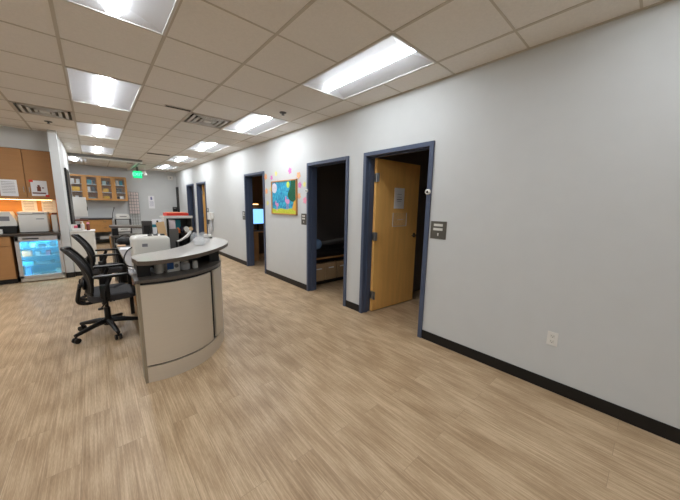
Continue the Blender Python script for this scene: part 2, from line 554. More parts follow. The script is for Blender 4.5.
RL = ['behind the viewpoint, far back over the right wall strip', 'behind the viewpoint over the right wall side',
      'nearest light along the right wall, above the open wooden door', 'second light along the right wall, beside the sprinkler head',
      'third light along the right wall', 'fourth light along the right wall', 'farthest light along the right wall, by the far corner']
LLb = ['behind the viewpoint, far back in the left row', 'behind the viewpoint in the left row', 'light at the top left, cut by the frame edge',
      'second light of the left row, beyond the one cut by the frame', 'third light of the left row, beside the left vent', 'last light of the left row, just before the rail']
labs = ['recessed ceiling light '+s.replace('light ', '') if s.startswith('behind') else 'recessed white ceiling '+(s if 'light' in s else 'light '+s) for s in RL+LLb]
labs[2] = 'recessed white ceiling light nearest the camera along the right wall'
labs[3] = 'recessed white ceiling light beside the sprinkler head, second along the right wall'
labs[4] = 'recessed white ceiling light, third from the camera along the right wall'
labs[5] = 'recessed white ceiling light, fourth from the camera along the right wall'
labs[6] = 'recessed white ceiling light farthest along the right wall, near the far corner'
labs[9] = 'recessed white ceiling light at the top left, cut off by the frame'
labs[10] = 'square-looking white ceiling light, second of the left row'
labs[11] = 'white ceiling light beyond the left vent, third of the left row'
labs[12] = 'last white ceiling light of the left row, just before the rail'
for k, h in enumerate(LIGHTS):
    if k < 13: lb, g_ = labs[k], 'ceiling lights in the corridor'
    elif k < 17: lb, g_ = 'added fill ceiling light %s over the left side of the room, outside the picture' % ['rearmost', 'second', 'third', 'foremost'][k-13], 'added fill lights out of view at left'
    else: lb, g_ = 'ceiling light half hidden by the partition, above the glass-fronted wall cabinets', 'ceiling lights in the corridor'
    light(*h, lb, g_, 'lensfar' if (h[2] > 3 or k >= 13) else ('lensrear' if h[2] < 0 else 'lens'))

# ---- vents
def vent(x0, x1, y0, y1, label):
    t = thing('ceiling_vent', label, 'air vent', ((x0+x1)/2, (y0+y1)/2, H), 0, 'square ceiling air vents')
    hx, hy = (x1-x0)/2-.002, (y1-y0)/2-.002
    bm = new()
    for s in (-1, 1):
        box(bm, s*hx, s*(hx-.03), -hy, hy, -.002, .006); box(bm, -hx, hx, s*hy, s*(hy-.03), -.002, .006)
        box(bm, s*hx, s*(hx-.004), -hy, hy, 0, .1); box(bm, -hx, hx, s*hy, s*(hy-.004), 0, .1)
    obj('frame', bm, M['vent'], t)
    obj('duct', B(-hx, hx, -hy, hy, .1, .11), M['ventdark'], t)
    for k, r in enumerate((.245, .175, .105)):      # concentric square louvers with dark gaps between
        bm = new()
        for s_ in (-1, 1):
            box(bm, s_*r, s_*(r-.036), -r, r, -.004, .004); box(bm, -r, r, s_*r, s_*(r-.036), -.004, .004)
        if k == 2: box(bm, -r*.5, r*.5, -r*.5, r*.5, -.004, .004)
        obj('louver', bm, M['fix'], t)
    return t
vent(*VENTS[0], 'square louvered ceiling vent at left, above the brown cabinets')
vent(*VENTS[1], 'square louvered ceiling vent in mid ceiling, beside the second wall-side light')
def slot(x, y, wdt, label, d=.06):
    t = thing('slot_diffuser', label, 'air vent', (x, y, H), 0, 'slot air diffusers')
    bm = new(); box(bm, -wdt/2, wdt/2, -d/2-.012, -d/2, -.006, .0); box(bm, -wdt/2, wdt/2, d/2, d/2+.012, -.006, 0)
    box(bm, -wdt/2-.01, -wdt/2, -d/2-.012, d/2+.012, -.006, 0); box(bm, wdt/2, wdt/2+.01, -d/2-.012, d/2+.012, -.006, 0)
    obj('frame', bm, M['vent'], t); obj('slot', B(-wdt/2, wdt/2, -d/2, d/2, -.003, .0), M['ventdark'], t)
slot(-1.73, 4.45, .30, 'thin dark slot diffuser in the ceiling left of the middle vent')
slot(-1.29, 8.88, .5, 'wide brown slot diffuser in the far ceiling, left of the fourth light', .16)
slot(-1.5, 11.6, .5, 'farthest slot diffuser, just before the green exit sign', .12)
def sprinkler(x, y, label):
    t = thing('sprinkler_head', label, 'sprinkler', (x, y, H), 0, 'ceiling sprinkler heads')
    bm = new(); lathe(bm, (0, 0, -.012), [(.02, 0), (.045, .004), (.048, .012)])
    obj('escutcheon', bm, M['sign'], t, True)
    bm = new(); cyl(bm, (0, 0, -.03), (0, 0, -.01), .012); cyl(bm, (0, 0, -.034), (0, 0, -.03), .022)
    obj('deflector', bm, M['dsteel'], t, True)
sprinkler(-.63, 3.6, 'small round sprinkler head beside the second wall-side light')
sprinkler(-3.13, 6.69, 'small dark sprinkler head on the ceiling beside the left vent')

# ================================================================== RIGHT WALL THINGS
def signplate(y, z, w_, h_, label):
    t = thing('room_sign', label, 'sign', (0, y, z), 0, 'room sign plates by the doors')
    obj('plate', B(-.006, 0, -w_/2, w_/2, -h_/2, h_/2, .0015, 1), M['sign'], t)
    bm = B(-.008, -.006, -w_*.27, w_*.30, h_*.22, h_*.36)
    box(bm, -.008, -.006, -w_*.27, w_*.32, -h_*.02, h_*.12)
    obj('name_insert', bm, M['signwhite'], t)
    bm = new(); cyl(bm, (-.008, 0, -h_*.20), (-.006, 0, -h_*.20), .008, seg=10)
    box(bm, -.008, -.006, -.006, .006, -h_*.32, -h_*.2)
    obj('symbol', bm, M['signwhite'], t)
signplate(1.512, 1.247, .178, .185, 'bronze room sign with white inserts right of the nearest door')
signplate(4.022, 1.246, .15, .19, 'bronze room sign between the mural and the middle doorway')
signplate(6.575, 1.216, .15, .20, 'small bronze room sign left of the third doorway')
signplate(9.37, 1.255, .15, .18, 'small sign on the wall right of the fourth doorway')

def doorhook(y, z, label):
    t = thing('door_sensor', label, 'door sensor', (-.02, y, z), 0, 'white round sensors on door frames')
    bm = new(); cyl(bm, (0, 0, 0), (-.02, 0, 0), .030, .027, 20)
    obj('housing', bm, M['white'], t, True)
    bm = new(); sph(bm, (-.018, 0, -.002), .014); obj('lens', bm, M['black'], t, True)
doorhook(1.65, 1.645, 'small white round sensor on the right jamb of the nearest door')
doorhook(3.90, 1.72, 'small white round sensor on the left jamb of the middle doorway')

t = thing('wall_outlet', 'white duplex power outlet low on the right wall', 'power outlet', (0, .443, .446))
obj('cover_plate', B(-.006, 0, -.036, .036, -.057, .057, .003), M['white'], t)
for z in (-.023, .023):
    rc = obj('receptacle', B(-.009, -.006, -.017, .017, z-.014, z+.014, .003), M['offwhite'], t)
    bm = B(-.0095, -.009, -.009, -.007, z-.002, z+.008); box(bm, -.0095, -.009, .007, .009, z-.002, z+.008)
    cyl(bm, (-.0095, 0, z-.008), (-.009, 0, z-.008), .003, seg=8)
    obj('slot', bm, M['dgrey'], rc)

# ---- mural
MY0, MY1, MZ0, MZ1 = 4.221, 5.135, 1.306, 1.932
t = thing('mural_panel', "framed children's collage of flamingos, tree and blue sky on the wall", 'picture', (0, MY1, MZ0))
mw, mh = MY1-MY0, MZ1-MZ0
def U(u): return -u*mw
fr = .018
bm = new()
box(bm, -.03, 0, 0, -fr, 0, mh); box(bm, -.03, 0, -mw, -mw+fr, 0, mh); box(bm, -.03, 0, -mw, 0, 0, fr); box(bm, -.03, 0, -mw, 0, mh-fr, mh)
plab(obj('frame', bm, mat('oak_strip', (196, 140, 78), .5), t), 'light wood frame')
def sky():
    m = mat('mosaic_blue', (24, 158, 200), .6)
    nt = m.node_tree; N = nt.nodes
    tc = N.new('ShaderNodeTexCoord'); v = N.new('ShaderNodeTexVoronoi'); v.inputs['Scale'].default_value = 26
    rp = N.new('ShaderNodeValToRGB'); rp.color_ramp.elements[0].color = lin((16, 120, 176)); rp.color_ramp.elements[1].color = lin((60, 186, 214))
    sp = N.new('ShaderNodeSeparateColor')
    nt.links.new(tc.outputs['Object'], v.inputs['Vector']); nt.links.new(v.outputs['Color'], sp.inputs[0]); nt.links.new(sp.outputs[0], rp.inputs[0])
    nt.links.new(rp.outputs[0], N['Principled BSDF'].inputs['Base Color']); return m
obj('sky', B(-.012, 0, U(.99), U(.01), .01, mh-.01), sky(), t)
def blob(name, pts, x0, x1, m_, parent, sm=True):
    P = smooth_pts([(u, v, 0) for u, v in pts], 4, True) if sm else [Vector((u, v, 0)) for u, v in pts]
    bm = new()
    a = [bm.verts.new((x0, U(p.x), p.y*mh)) for p in P]; b = [bm.verts.new((x1, U(p.x), p.y*mh)) for p in P]
    n = len(P); bm.faces.new(a); bm.faces.new(b[::-1])
    for i in range(n): bm.faces.new((a[i], a[(i+1) % n], b[(i+1) % n], b[i]))
    return obj(name, bm, m_, parent)
def circ(cu, cv, ru, rv, n=10): return [(cu+ru*math.cos(2*PI*k/n), cv+rv*math.sin(2*PI*k/n)) for k in range(n)]
blob('moon', circ(.12, .79, .105, .15), -.012, -.018, mat('moon_white', (226, 222, 232), .7, noise=.12, scale=40), t)
blob('grass', [(.02, .03), (.98, .03), (.98, .14), (.8, .19), (.6, .15), (.4, .18), (.2, .14), (.02, .17)], -.012, -.015, mat('grass_yellowgreen', (196, 206, 60), .7, noise=.2, scale=40), t, False)
blob('bank', [(.84, .16), (.98, .16), (.98, .62), (.92, .5), (.87, .3)], -.012, -.016, mat('ochre_bank', (226, 172, 66), .7), t)
blob('tree', [(.72, .46), (.68, .6), (.74, .72), (.78, .85), (.80, .97), (.94, .97), (.97, .75), (.97, .5), (.92, .40), (.84, .38)], -.015, -.022, mat('deep_green_leafage', (16, 92, 62), .8, noise=.3, scale=50), t)
blob('lantern', circ(.68, .86, .055, .09), -.012, -.017, mat('lime_patch', (196, 220, 90), .7), t)
for cu, cv, s in ((.62, .36, 1.0), (.2, .27, .8)):
    fl = mat('flamingo_pink', (216, 150, 196), .7)
    o = blob('flamingo', [(cu-.05*s, cv+.03*s), (cu-.04*s, cv+.16*s), (cu-.01*s, cv+.17*s), (cu+.0*s, cv+.09*s), (cu+.09*s, cv+.08*s), (cu+.11*s, cv-.01), (cu+.04*s, cv-.05*s)], -.013, -.018, fl, t)
    bm = new()
    for du in (0, .05*s): box(bm, -.013, -.016, U(cu+du), U(cu+du+.012), (cv-.22*s)*mh, (cv-.02*s)*mh)
    obj('flamingo_leg', bm, fl, o)

def flower(y, z, r, colr, label, k):
    bm = new(); P = []
    for i in range(40):
        a = 2*PI*i/40
        rr = r*(.62+.38*abs(math.cos(2.5*a+k)))
        P.append((rr*math.cos(a), rr*math.sin(a)))
    a_ = [bm.verts.new((-.004, p[0], p[1])) for p in P]; b_ = [bm.verts.new((0, p[0], p[1])) for p in P]
    bm.faces.new(a_); bm.faces.new(b_[::-1])
    for i in range(40): bm.faces.new((a_[i], a_[(i+1) % 40], b_[(i+1) % 40], b_[i]))
    o = obj('paper_flower', bm, M[colr], None, False, (0, y, z))
    tag(o, label, 'paper cutout', 'paper flower cutouts around the mural')
M['fo'] = mat('paper_orange', (240, 176, 128), .8); M['fp'] = mat('paper_magenta', (222, 130, 196), .8); M['fy'] = mat('paper_yellow', (228, 222, 140), .8); M['fk'] = mat('paper_pink', (236, 150, 172), .8)
FL = [(5.405, 2.044, .065, 'fo', 'orange paper flower highest beside the left doorway frame, left of the mural'),
 (5.155, 2.01, .05, 'fp', 'magenta paper flower just above the top left corner of the mural'),
 (4.975, 2.075, .05, 'fy', 'yellow paper flower above the left half of the mural'),
 (4.465, 2.087, .06, 'fp', 'magenta paper flower above the right half of the mural'),
 (4.185, 1.99, .062, 'fo', 'orange paper flower above and right of the mural corner'),
 (4.15, 1.825, .055, 'fp', 'magenta paper flower right of the mural beside the yellow one'),
 (4.005, 1.83, .048, 'fy', 'yellow paper flower right of the mural nearest the sensor'),
 (4.168, 1.64, .055, 'fo', 'orange paper flower right of the mural at mid height'),
 (3.99, 1.565, .058, 'fk', 'pink paper flower lowest right, just above the room sign'),
 (5.385, 1.755, .06, 'fo', 'orange paper flower left of the mural at mid height'),
 (5.21, 1.79, .042, 'fy', 'small yellow paper flower touching near the left edge of the mural'),
 (5.34, 1.515, .05, 'fy', 'yellow paper flower lowest, left of the mural')]
for k, a in enumerate(FL): flower(*a, k)

# hanging clear glove bags / coats blob by the fourth doorway
t = thing('wall_dispenser', 'white and lilac dispenser bundle on the wall right of the fourth doorway', 'dispenser', (0, 9.05, 0))
obj('glove_rack', B(-.10, 0, -.22, .10, 1.0, 1.22, .02), M['white'], t)
bm = B(-.085, 0, .02, .14, .86, 1.0, .01)
plab(obj('holder', bm, M['dgrey'], t), 'dark grey holder')
bm = new()
for k in range(5): tube(bm, smooth_pts([(-.03-.008*k, .1-.06*k, 1.0), (-.05, .11-.06*k, .8), (-.03, .08-.05*k, .55+.03*k)], 4), [.025]*9, 6)
plab(obj('plastic_bag', bm, M['clearp'], t, True), 'clear hanging bags')

# ================================================================== ROOM CONTENTS
# exam table in second room
t = thing('exam_table', 'exam table with drawers in the dark middle room', 'exam table', (.17, 3.99, 0))
obj('base', B(.0, 1.7, .12, .6, 0, .50), M['black'], t)
for k in range(6):
    d = obj('drawer', B(.01+k*.285, .01+k*.285+.262, .0, .12, .10, .42, .006), M['drawer'], t)
    obj('pull', B(.08+k*.285, .20+k*.285, -.012, .0, .32, .34, .003), M['offwhite'], d)
obj('deck', B(-.0, 1.75, -.03, .66, .515, .535, .004), M['cab'], t)
obj('cushion', B(.0, 1.75, .02, .64, .53, .66, .04, 3), M['black'], t)
bm = new(); tube(bm, smooth_pts([(.12, .3, .78), (.5, .3, .76), (1.0, .3, .80), (1.6, .3, .74)], 6), .035, 12)
obj('paper_sheet', bm, M['grey'], t, True)
o = obj('pillow', B(-.02, .2, -.02, .2, .70, .90, .09, 4), M['padblue'], None, True, (.25, 4.06, -.03)); tag(o, 'small rounded blue pillow on the exam table', 'pillow')
# desk and monitor in third room
t = thing('wood_desk', 'wooden desk seen inside the third doorway', 'desk', (.3, 6.9, 0))
obj('desk_top', B(0, 1.5, 0, .65, .75, .78, .004), M['cab'], t)
obj('pedestal', B(.0, .22, .03, .6, .0, .75), M['cab'], t); obj('pedestal', B(1.1, 1.48, .03, .6, .0, .75), M['cab'], t)
t = thing('computer_monitor', 'lit blue computer monitor on the desk in the third room', 'monitor', (.62, 7.12, .78), R(8))
obj('bezel', B(-.20, .22, 0, .03, .18, .60, .006), M['dgrey'], t); obj('screen', B(-.185, .205, -.002, 0, .195, .585), M['screen'], t)
bm = B(-.1, .1, -.05, .12, 0, .012, .004); box(bm, -.02, .02, .03, .05, .01, .3); obj('stand', bm, M['black'], t)
bm = B(.32, 1.6, 7.55, 7.95, 1.50, 2.35, .004)
t = thing('wall_cupboard', 'brown wall cupboard above the monitor in the third room', 'cupboard', (.3, 7.6, 1.5))
obj('carcass', B(0, 1.4, .02, .35, 0, .8), M['cab'], t)
for k in range(2): obj('door', B(.005+.7*k, .69+.7*k, 0, .02, .005, .795, .003), M['cab'], t)
o = obj('keyboard', B(.45, .95, 6.96, 7.08, .78, .80, .005), M['black'], None); tag(o, 'black keyboard in front of the lit blue monitor', 'keyboard')
t = thing('light_bar', 'small warm light bar under the cupboard in the third room', 'light', (.62, 7.75, 1.5))
obj('lamp_bar', B(-.25, .3, 0, .04, -.02, 0), mat('warm_bar', (255, 200, 130), .4, emit=3), t)

# ================================================================== RECEPTION DESK
F = [(-2.49, 2.61), (-2.37, 2.585), (-2.234, 2.592), (-2.071, 2.645), (-1.924, 2.757), (-1.80, 2.915), (-1.715, 3.09), (-1.665, 3.3), (-1.645, 3.6), (-1.645, 3.9)]
FS = [tuple(v)[:2] for v in smooth_pts([(x, y, 0) for x, y in F], 6)]
BT = .874
desk = thing('reception_desk', 'curved champagne reception desk with raised grey transaction tops', 'reception desk', (0, 0, 0))
ki = min(range(len(FS)), key=lambda i: (FS[i][0]+1.905)**2+(FS[i][1]-2.775)**2)
def mirror(P): return [(x, 9.4-y) for x, y in P]
def end_unit(mir):
    f = mirror if mir else (lambda P: P)
    sg = -1 if mir else 1
    inn = inset_pts(FS, .022)
    core = inn + [(-1.85, 3.9), (-1.9, 3.5), (-2.12, 3.12), (-2.49+.02, 2.98)]
    obj('core', prism(new(), f(core), 0.0, BT-.03), M['black'], desk)
    p = obj('kick_panel', strip(new(), f(FS), 0, .135, .02*sg), M['stlam'], desk, True)
    # main panel and side panel, a dark joint between them
    obj('front_panel', strip(new(), f(FS[:ki]), .15, BT-.045, .018*sg), M['stlam'], desk, True)
    obj('front_panel', strip(new(), f(FS[ki+1:]), .15, BT-.045, .018*sg), M['stlam'], desk, True)
    obj('end_gable', B(-2.510, -2.488, *( (9.4-2.75, 9.4-2.61) if mir else (2.61, 2.75)), 0, BT-.028), M['gable'], desk)
    shelf = FS + [(-1.87, 3.9), (-1.92, 3.5), (-2.14, 3.1), (-2.52, 2.99), (-2.52, 2.6)]
    obj('shelf', prism(new(), f(shelf), BT-.024, BT), M['shelf'], desk)
    # raised transaction top
    S = [(-2.495, 2.82), (-2.503, 2.56), (-2.485, 2.505), (-2.42, 2.475), (-2.30, 2.492), (-2.15, 2.562), (-1.96, 2.705), (-1.75, 2.945), (-1.585, 3.22), (-1.515, 3.52), (-1.535, 3.80), (-1.61, 3.99),
         (-1.72, 3.98), (-1.86, 3.62), (-2.0, 3.28), (-2.22, 3.02)]
    SS = [tuple(v)[:2] for v in smooth_pts([(x, y, 0) for x, y in S], 5, True)]
    tt = obj('transaction_top', prism(new(), f(SS), 1.008, 1.04), M['edge'], desk)
    SI = SS
    cx = sum(p[0] for p in SS)/len(SS); cy = sum(p[1] for p in SS)/len(SS)
    if not mir: obj('top_laminate', prism(new(), f([(cx+(x-cx)*.996, cy+(y-cy)*.996) for x, y in SS]), 1.04, 1.0415), M['top'], tt)
    # black supports
    def sup(x0, x1, y0, y1):
        if mir: y0, y1 = 9.4-y1, 9.4-y0
        obj('support', B(x0, x1, y0, y1, BT, 1.008), M['black'], desk)
    sup(-2.49, -2.40, 2.72, 2.96)
    if not mir: obj('back_screen', strip(new(), f([(-2.40, 2.97), (-2.16, 3.06), (-1.99, 3.3), (-1.84, 3.62), (-1.74, 3.88)]), BT, 1.008, .012*sg), M['black'], desk)
    sup(-1.84, -1.745, 3.05, 3.5)
end_unit(False); end_unit(True)
obj('work_surface', prism(new(), [(-2.46, 2.985), (-2.46, 6.41), (-2.15, 6.28), (-1.95, 5.95), (-1.82, 5.5), (-1.67, 5.49), (-1.67, 3.91), (-1.86, 3.91), (-1.92, 3.52), (-2.14, 3.12)], .71, .74), M['desk'], desk)
obj('desk_edge', B(-2.463, -2.46, 2.985, 6.41, .71, .74), M['gable'], desk)
obj('side_panel', B(-1.665, -1.645, 3.9, 5.5, 0, BT), M['stlam'], desk)
obj('modesty_panel', B(-1.80, -1.78, 3.92, 5.48, .05, .71), M['black'], desk)
for y in (3.02, 4.50, 6.36): obj('desk_leg', B(-2.45, -2.41, y-.02, y+.02, 0, .71), M['black'], desk)
t = thing('drawer_pedestal', 'reddish wooden drawer pedestal under the reception desk', 'drawer unit', (-2.36, 4.88, 0))
obj('body', B(.0, .4, -.2, .2, 0.03, .66), M['cab'], t)
for k in range(3): d = obj('drawer', B(-.018, 0, -.195, .195, .04+.205*k, .235+.205*k, .003), M['cab'], t); obj('pull', B(-.03, -.018, -.05, .05, .13+.205*k, .145+.205*k), M['steel'], d)
obj('foot', B(.02, .38, -.18, .18, 0, .03), M['black'], t)

# ---- things on the lower shelf
o = obj('cup', lathe(new(), (0, 0, 0), [(.030, 0), (.034, .01), (.036, .10), (.034, .112), (.028, .118)]), M['offwhite'], None, True, (-2.328, 2.80, BT)); tag(o, 'off-white jar under the raised top, left of the blue box', 'jar')
t = thing('tissue_box', 'blue and white printed box under the raised top', 'box', (-2.225, 2.82, BT), R(12))
obj('carton', B(-.055, .05, -.04, .04, 0, .10, .003), M['white'], t); bm = B(-.056, -.002, -.0415, -.040, .025, .095); obj('print', bm, M['blueitem'], t)
bm = new(); cyl(bm, (.02, -.0415, .05), (.02, -.04, .05), .018, seg=14); obj('emblem', bm, M['grey'], t)
t = thing('glass_jar', 'glass apothecary jar with knob lid under the raised top', 'jar', (-2.125, 2.80, BT))
obj('jar_body', lathe(new(), (0, 0, 0), [(.03, 0), (.042, .01), (.042, .055), (.03, .068), (.03, .075)]), M['clearp'], t, True)
obj('lid', lathe(new(), (0, 0, .076), [(.033, 0), (.034, .008), (.012, .02), (.01, .028), (.018, .04), (.012, .052), (.003, .055)]), M['steel'], t, True)
o = obj('pill_bottle', lathe(new(), (0, 0, 0), [(.022, 0), (.025, .006), (.025, .05), (.02, .056), (.021, .07)]), M['white'], None, True, (-2.035, 2.83, BT)); tag(o, 'short white bottle under the raised top, right of the glass jar', 'bottle')

# ---- machine behind the raised top
t = thing('tabletop_machine', 'boxy white machine standing on the desk behind the raised top', 'machine', (-2.297, 3.46, .74))
obj('housing', B(-.158, .158, -.16, .16, .01, .395, .03, 3), M['offwhite'], t, True)
obj('base', B(-.14, .14, -.15, .15, 0, .012), M['dgrey'], t)
bm = B(-.11, .12, -.10, .12, .395, .402, .003); obj('top_tray', bm, M['white'], t)
bm = new()
for x in (-.02, .03, .09): box(bm, x, x+.035, -.08, -.02, .395, .415, .004)
obj('clip', bm, M['black'], t)
obj('badge', B(-.085, -.04, -.162, -.16, .305, .335), M['ink'], t)
bm = new(); tube(bm, smooth_pts([(-.15, -.06, .30), (-.20, -.10, .27), (-.235, -.14, .20), (-.22, -.16, .14), (-.16, -.18, .12), (-.10, -.17, .15)], 6), .006, 8)
obj('cable', bm, M['black'], t, True)
o = obj('scanner', B(-.07, .07, -.04, .04, 0, .07, .028, 3), mat('sage_plastic', (160, 164, 140), .5), None, True, (-2.405, 3.22, .74)); tag(o, 'small sage green handset on the desk left of the white machine', 'handset')
o = obj('note_pad', B(-.05, .05, -.035, .035, 0, .012), M['teal'], None, False, (-2.395, 3.09, .74)); tag(o, 'teal notepad on the desk edge beside the raised top', 'notepad')
def sheet(x, y, rz, label, m_='paper', w_=.21, h_=.28):
    o = obj('paper_sheet', B(-w_/2, w_/2, -h_/2, h_/2, 0, .003), M[m_], None, False, (x, y, .7405), (0, 0, rz)); tag(o, label, 'paper', 'papers on the desk')
sheet(-2.33, 3.80, .3, 'white paper sheet on the desk behind the white machine')
sheet(-2.34, 5.60, -.1, 'white paper sheet at the far end of the desk, left edge')
bm = new()
random.seed(3)
bmesh.ops.create_grid(bm, x_segments=12, y_segments=8, size=.5)
for v in bm.verts: v.co = Vector((v.co.x*.17, v.co.y*.12, .018+random.uniform(0, .03)))
g = bmesh.ops.extrude_face_region(bm, geom=bm.faces[:]); bmesh.ops.translate(bm, vec=(0, 0, -.014), verts=[v for v in g['geom'] if isinstance(v, bmesh.types.BMVert)])
o = obj('plastic_bag', bm, M['clearp'], None, True, (-2.45, 2.845, BT-.0)); tag(o, 'crumpled clear plastic bag at the left end of the desk', 'plastic bag')

# ---- hutch / document tower with tray and red folder
t = thing('desk_hutch', 'grey metal document hutch with open shelf behind the raised top', 'organizer', (-2.07, 3.95, .74))
obj('front_panel', B(.035, .135, -.01, .005, 0, .42), M['dsteel'], t)
obj('side_panel', B(.03, .04, .005, .28, 0, .42), M['dsteel'], t)
obj('side_post', B(.018, .036, -.01, .28, .0, .55), M['black'], t)
obj('side_panel', B(.292, .302, .0, .30, 0, .55), M['dgrey'], t)
obj('back_panel', B(.018, .302, .28, .30, 0, .55), M['dsteel'], t)
obj('shelf', B(.036, .292, .0, .28, .35, .365), M['black'], t)
obj('divider', B(.175, .185, .0, .28, 0, .35), M['black'], t)
obj('card_holder', B(-.002, .016, .0, .20, .30, .55), M['white'], t)
o = tag(obj('paper_bundle', B(-.035, .035, -.08, .08, 0, .165, .004), mat('pinkish_paper', (226, 212, 214), .7), None, False, (-1.988, 4.06, 1.105)), 'bundle of pale papers standing in the hutch under the white tray', 'papers')
o = tag(obj('orange_bottle', lathe(new(), (0, 0, 0), [(.022, 0), (.026, .01), (.026, .04), (.012, .055), (.012, .065)]), M['orange'], None, True, (-1.925, 4.00, 1.105)), 'small orange bottle on the hutch shelf', 'bottle')
o = tag(obj('book', B(-.03, .03, -.06, .06, 0, .16, .003), M['teal'], None, False, (-1.91, 4.12, 1.105)), 'teal book standing in the hutch behind the orange bottle', 'book')
o = tag(obj('dark_pouch', box(B(-.02, .02, -.04, .04, 0, .06, .015, 3), -.02, .02, -.02, .02, .04, .08, .01), mat('navy_fabric', (32, 34, 52), .7), None, True, (-1.875, 4.02, 1.105)), 'small navy pouch on the hutch shelf right of the orange bottle', 'pouch')
t2 = thing('paper_tray', 'white flat tray laid across the top of the grey hutch', 'tray', (-1.918, 4.10, 1.29))
obj('tray_body', B(-.157, .157, -.16, .16, 0, .022, .004), M['white'], t2); obj('tray_lip', B(-.157, .157, -.162, -.16, .01, .032), M['white'], t2)
t2 = thing('folder_tray', 'bright red folder tray on top of the white tray', 'folder tray', (-1.915, 4.10, 1.312))
obj('tray_body', B(-.125, .115, -.13, .13, 0, .042, .006), M['red'], t2); obj('sheets', B(-.10, .10, -.12, .12, .042, .048), mat('peach_paper', (232, 150, 110), .7), t2)
t2 = thing('tape_dispenser', 'beige tape dispenser with two rolls on the hutch shelf under the tray', 'tape dispenser', (-1.815, 3.97, 1.105), R(-10))
obj('body', B(-.04, .035, -.03, .03, .00, .03, .01, 3), M['offwhite'], t2, True)
for k in range(2):
    bm = new(); cyl(bm, (-.02+.05*k, -.035, .05), (-.02+.05*k, .03, .05), .030-.006*k, seg=20); cyl(bm, (-.02+.05*k, -.037, .05), (-.02+.05*k, .032, .05), .012, seg=12)
    obj('tape_roll', bm, M['offwhite'] if k == 0 else M['manila'], t2, True)
t2 = thing('stapler', 'cream stapler lying on the right of the raised top', 'stapler', (-1.64, 3.78, 1.0415), R(-50))
obj('body', B(-.055, .055, -.014, .014, .012, .045, .010, 3), M['offwhite'], t2, True); obj('base', B(-.06, .06, -.015, .015, 0, .012, .003), M['dgrey'], t2)
def gjar(x, y, r, h, label):
    t = thing('clear_container', label, 'container', (x, y, 1.0415), 0, 'clear plastic domes on the raised top')
    obj('bowl', lathe(new(), (0, 0, 0), [(r*.8, 0), (r, h*.1), (r, h*.55), (r*.9, h*.62)]), M['cleard'], t, True)
    obj('lid', lathe(new(), (0, 0, h*.63), [(r*.92, 0), (r*.8, h*.15), (r*.4, h*.30), (r*.12, h*.37)]), M['cleard'], t, True)
gjar(-1.90, 3.16, .055, .10, 'nearest clear domed container on the raised top')
gjar(-1.80, 3.38, .06, .12, 'clear domed container beside the cream stapler on the raised top')
gjar(-1.86, 3.50, .045, .11, 'clear domed container closest to the grey hutch')
t2 = thing('brochure_scoop', 'white scoop-shaped holder behind the clear containers', 'holder', (-2.00, 3.75, .74))
bm = new()
tube(bm, smooth_pts([(0, 0, .28), (.05, .0, .30), (.12, .02, .34), (.17, .03, .40)], 6), [.008, .009, .009, .01, .01, .011, .012, .013, .014, .015, .016, .017, .018, .018, .018, .017, .016, .014, .012][:19], 10)
obj('scoop', bm, M['white'], t2, True); obj('post', B(-.01, .01, -.01, .01, 0, .29), M['black'], t2); obj('base', B(-.05, .05, -.05, .05, 0, .01), M['black'], t2)
o = tag(obj('green_bottle', lathe(new(), (0, 0, 0), [(.02, 0), (.024, .01), (.024, .05), (.01, .06), (.01, .075)]), mat('olive_plastic', (150, 160, 60), .5), None, True, (-1.935, 3.36, 1.0)), 'small olive green bottle behind the clear containers', 'bottle')
bpy.data.objects.remove(o)

# ---- monitors and paperwork further back
def monitor(x, y, rz, label, w_=.42, h_=.30, zc=.44):
    t = thing('desktop_monitor', label, 'monitor', (x, y, .74), rz)
    obj('panel', B(-w_/2, w_/2, -.02, .02, zc-h_/2, zc+h_/2, .006), M['dgrey'], t)
    obj('screen', B(-w_/2+.012, w_/2-.012, .02, .0215, zc-h_/2+.012, zc+h_/2-.012), M['black'], t)
    bm = B(-.03, .03, -.045, -.02, .06, zc+.04); obj('stand', bm, M['black'], t)
    obj('foot', B(-.11, .11, -.12, .06, 0, .012, .004), M['black'], t)
    return t
monitor(-2.165, 4.70, R(-20), 'dark monitor standing mid desk, seen from behind', .12, .20, .385)
t = thing('monitor_arm', 'thin black pole with clamps beside the dark monitor', 'pole stand', (-2.075, 4.45, .74))
bm = new(); cyl(bm, (0, 0, 0), (0, 0, .50), .011); obj('pole', bm, M['black'], t, True)
bm = B(-.02, .05, -.015, .015, .30, .33); box(bm, -.02, .03, -.015, .015, .42, .445); obj('clamp', bm, M['black'], t); obj('base', B(-.06, .06, -.06, .06, 0, .01, .003), M['black'], t)
t = thing('magazine_rack', 'stand of teal and white leaflets behind the white machine', 'leaflet stand', (-2.0, 4.92, .74), R(-5))
for k in range(3):
    lf_ = obj('leaflet', B(-.09+.01*k, .09, -.02+.035*k, -.015+.035*k, .1, .47+.012*k), M['paper'], t)
    bm = B(-.08, .085, -.022+.035*k, -.02+.035*k, .38, .42); box(bm, -.02, .085, -.022+.035*k, -.02+.035*k, .30, .33); obj('print', bm, M['teal'], lf_)
obj('holder', B(-.11, .11, -.03, .12, 0, .24, .004), M['dgrey'], t)
o = tag(obj('manila_folder', B(-.042, .042, -.004, .004, 0, .22), M['manila'], None, False, (-2.05, 4.10, 1.03), (0, R(-8), 0)), 'tan manila folder leaning left of the grey hutch', 'folder')
o.location = (-2.098, 3.915, 1.032)
bs = tag(obj('file_box', B(-.035, .035, -.05, .05, 0, .285, .004), M['black'], None, False, (-2.115, 3.93, .74)), 'black file box under the tan folder', 'box')
t = thing('soft_bag', 'soft black bag lying at the far end of the desk', 'bag', (-2.35, 6.05, .74))
bm = new(); sph(bm, (0, 0, .07), .1, .75, 18, 1.15, 1.0); sph(bm, (.10, .05, .06), .07, .8, 14); 
